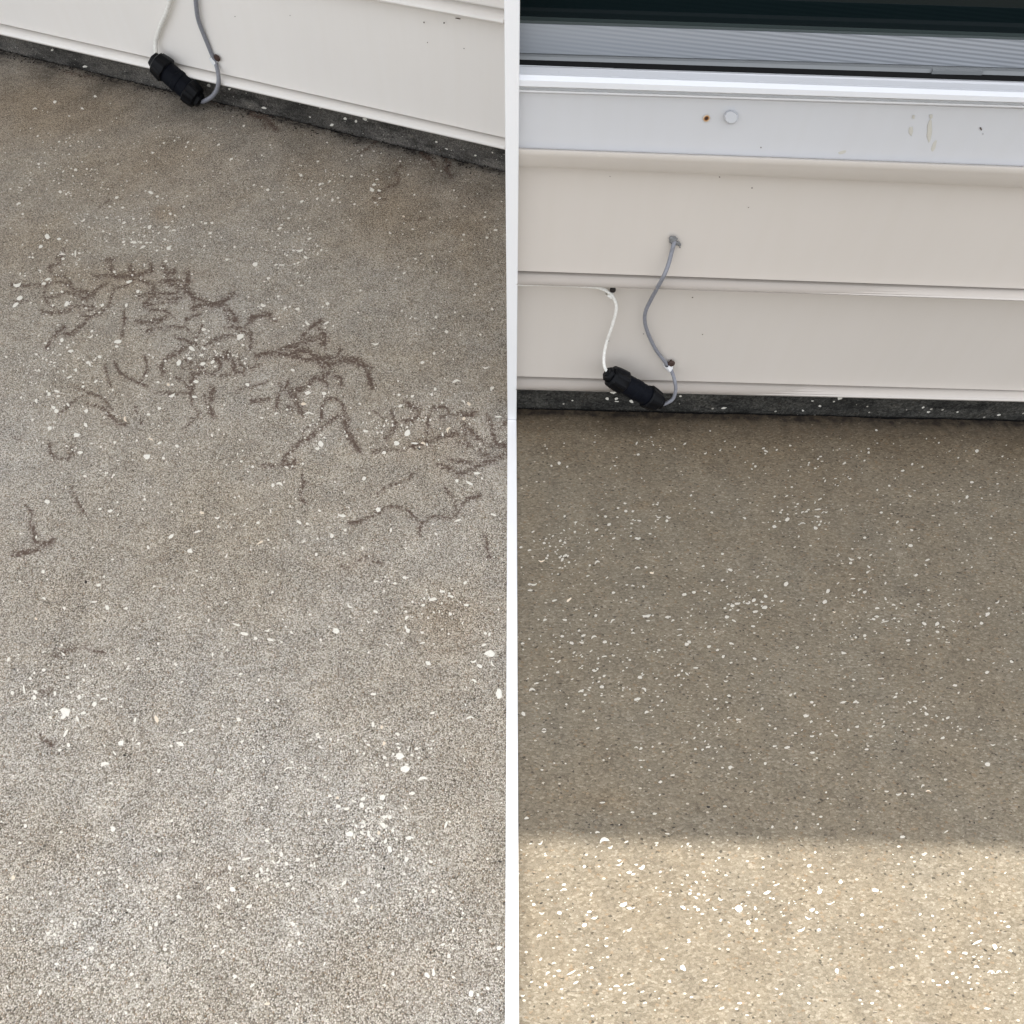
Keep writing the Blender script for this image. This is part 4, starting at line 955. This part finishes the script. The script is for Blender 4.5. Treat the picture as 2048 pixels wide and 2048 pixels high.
items = []
for kk, x, y, l, w, a in BIG:
    if l == 0: continue
    s = SET[kk][2]
    cx, cy = P(kk, x, y)
    items.append((cx, cy, l * s, w * s, math.radians(a), kk))
placed = []
for cx, cy, l, w, a, kk in items:
    if any(abs(cx - u) < 9 and abs(cy - v_) < 7 and kk != k2 for u, v_, k2 in placed): continue
    placed.append((cx, cy, kk))
    side = 'L' if cx < 1024 else 'R'
    if side == 'L': l *= .98; w *= 1.0
    else: l *= .88; w *= .85
    if side == 'L' and cx + l / 2 > 1006: l = min(l, 16); cx = 1005 - l / 2
    if side == 'R' and cx - l / 2 < 1040: cx = 1041 + l / 2
    V, F = chip_poly(cx, cy, l, w, a, n=10, jag=.24, curve=random.choice([0, 0, .5, -.5]) * (l > 2.2 * w))
    if l < 6.5: add_stuff(side, V, F); continue
    c = np.mean(np.array(V), 0)
    tan = random.random() < .07
    o = mesh_obj('shell_fragment', [Vector(v) - Vector(c) for v in V], F, M_shellt if tan else (M_shell if side == 'L' else M_shellR), slabL if side == 'L' else slabR)
    o.location = c
for kk, x, y, l, w, a in BLK:
    s = SET[kk][2]; cx, cy = P(kk, x, y)
    V, F = chip_poly(cx, cy, l * s * .85, w * s * .85, math.radians(a), n=8, jag=.25, h=.0004)
    c = np.mean(np.array(V), 0)
    o = mesh_obj('pebble', [Vector(v) - Vector(c) for v in V], F, M_pebble, slabL if cx < 1024 else slabR)
    o.location = c
# the crowd of small ones, denser in the drifts the photo shows: (cx, cy, rx, ry, count)
DL = [(120,560,110,90,110),(200,470,170,60,90),(330,520,120,60,70),(90,330,80,60,60),(250,400,220,80,120),(420,700,70,35,70),(150,740,120,60,90),(640,380,100,50,70),(590,500,70,60,50),
      (560,620,60,40,40),(830,850,110,50,80),(620,850,60,50,40),(880,600,100,120,40),(740,330,60,30,25),(880,1210,90,60,60),(120,1390,110,70,80),(190,1330,120,50,30),(780,1510,70,40,40),
      (760,1640,70,40,50),(560,1740,70,40,40),(200,1880,180,120,50),(850,1800,140,120,50),(500,1100,500,250,160),(520,300,480,160,230),(500,700,520,260,260),(500,1500,520,400,260),(450,1800,520,300,160),
      (90,820,90,120,60),(250,900,150,90,60),(900,480,120,150,70),(700,1000,250,150,60)]
DR = [(1120,1120,110,60,90),(1100,1290,80,80,70),(1250,1330,140,70,110),(1430,1200,110,60,60),(1510,1200,50,30,40),(1250,1040,130,50,80),(1600,1030,60,30,40),(1650,960,100,60,50),(1740,1120,90,80,60),
      (1900,1240,90,60,60),(1750,1230,60,40,30),(1130,1090,80,40,40),(1420,1430,120,60,50),(1840,1430,80,50,50),(1650,1460,80,50,40),(1530,920,500,60,110),(1530,1250,500,300,520),(1530,1500,500,250,260),
      (1530,1850,500,180,170),(1120,1780,100,90,60),(1400,1780,120,60,60),(1950,1900,80,90,50),(1180,1950,120,50,40),(1600,1780,90,70,40),(1900,1000,120,80,50),(1180,870,140,40,20)]
for side, D in (('L', DL), ('R', DR)):
    for cx, cy, rx, ry, n in D:
        for _ in range(int(n * (1.3 if side == 'L' else .72))):
            x, y = random.gauss(cx, rx * .62), random.gauss(cy, ry * .62)
            if side == 'L' and not (2 < x < 1006): continue
            if side == 'R' and not (1040 < x < 2060): continue
            wl = WL if side == 'L' else WR
            g3 = gpt(x, y)
            if np.dot(g3 - wl.a, wl.n) < .03 or y > 2060: continue
            near = (y / 2048)
            l = min(random.lognormvariate(math.log((2.2 + 2.8 * near) if side == 'L' else (3.2 + 1.3 * near)), .45), 11)
            asp = random.uniform(.4, .95) if side == 'L' else random.uniform(.32, .8)
            ang = random.uniform(-math.pi / 2, math.pi / 2) if side == 'L' and y > 700 else random.gauss(.22, .35)
            V, F = chip_poly(x, y, l, l * asp, ang, n=6, jag=.3, h=.0005)
            add_stuff(side, V, F)
for side, par in (('L', slabL), ('R', slabR)):
    mesh_obj('shell_crumbs', extraV[side], extraF[side], M_shell if side == 'L' else M_shellR, par, kind='stuff')
# fragments showing on the concrete foundations
for wall, par, lst in ((WL, left, [(417,171,9,7),(459,178,6,4),(641,215,7,5),(730,239,9,6),(690,237,8,5),(664,250,8,5),(873,284,6,4),(893,298,8,3),(951,311,5,4),(170,133,9,5),(528,216,9,5),(105,100,6,4),(620,234,5,3),(712,243,5,6),(985,305,4,3)]),
                       (WR, right, [(1214,797,8,6),(1233,797,9,5),(1234,803,9,3),(1263,803,10,6),(1227,785,14,5),(1361,792,6,4),(1680,796,11,9),(1846,815,6,4),(1857,824,7,4),(1640,812,6,4),(1606,821,6,4),(1960,800,7,4),(1145,801,4,3),(1448,816,12,4),(1915,824,5,4),(1997,830,9,4),(1577,790,5,3),(1625,802,5,3),(1668,803,5,3)])):
    for cx, cy, l, w in lst:
        V, F = chip_poly(cx, cy, l, w, random.uniform(-.4, .6), n=8, jag=.3, h=.0008, wallp=wall)
        mesh_obj('shell_fragment', V, F, M_shell, par)

# grit and crumbs of dirt caught in the open joint along both foundations
for wall, par, t0, t1, n, k in ((WL, slabL, -.2, WL.S(WL.b), 900, 1.5), (WR, slabR, .02, 1.0, 420, .8)):
    V, F = [], []
    for _ in range(n):
        t = random.uniform(t0, t1)
        if noise.noise(Vector((t * 7, 1, 5))) < random.uniform(-.5, .3): continue
        c = wall.at(t, .002 + abs(random.gauss(0, .010 * k)), .0006)
        r = random.uniform(.0006, .0017) * k
        b = len(V)
        V.append(c + Vector((0, 0, r * random.uniform(.5, 1))))
        m_ = 6
        for i in range(m_):
            q = 2 * math.pi * i / m_ + random.uniform(-.3, .3)
            V.append(c + Vector((math.cos(q) * r * random.uniform(.6, 1.5), math.sin(q) * r * random.uniform(.6, 1.5), -.0008)))
        F += [(b, b + 1 + i, b + 1 + (i + 1) % m_) for i in range(m_)]
    mesh_obj('joint_grit', V, F, M_grit, par, kind='stuff')
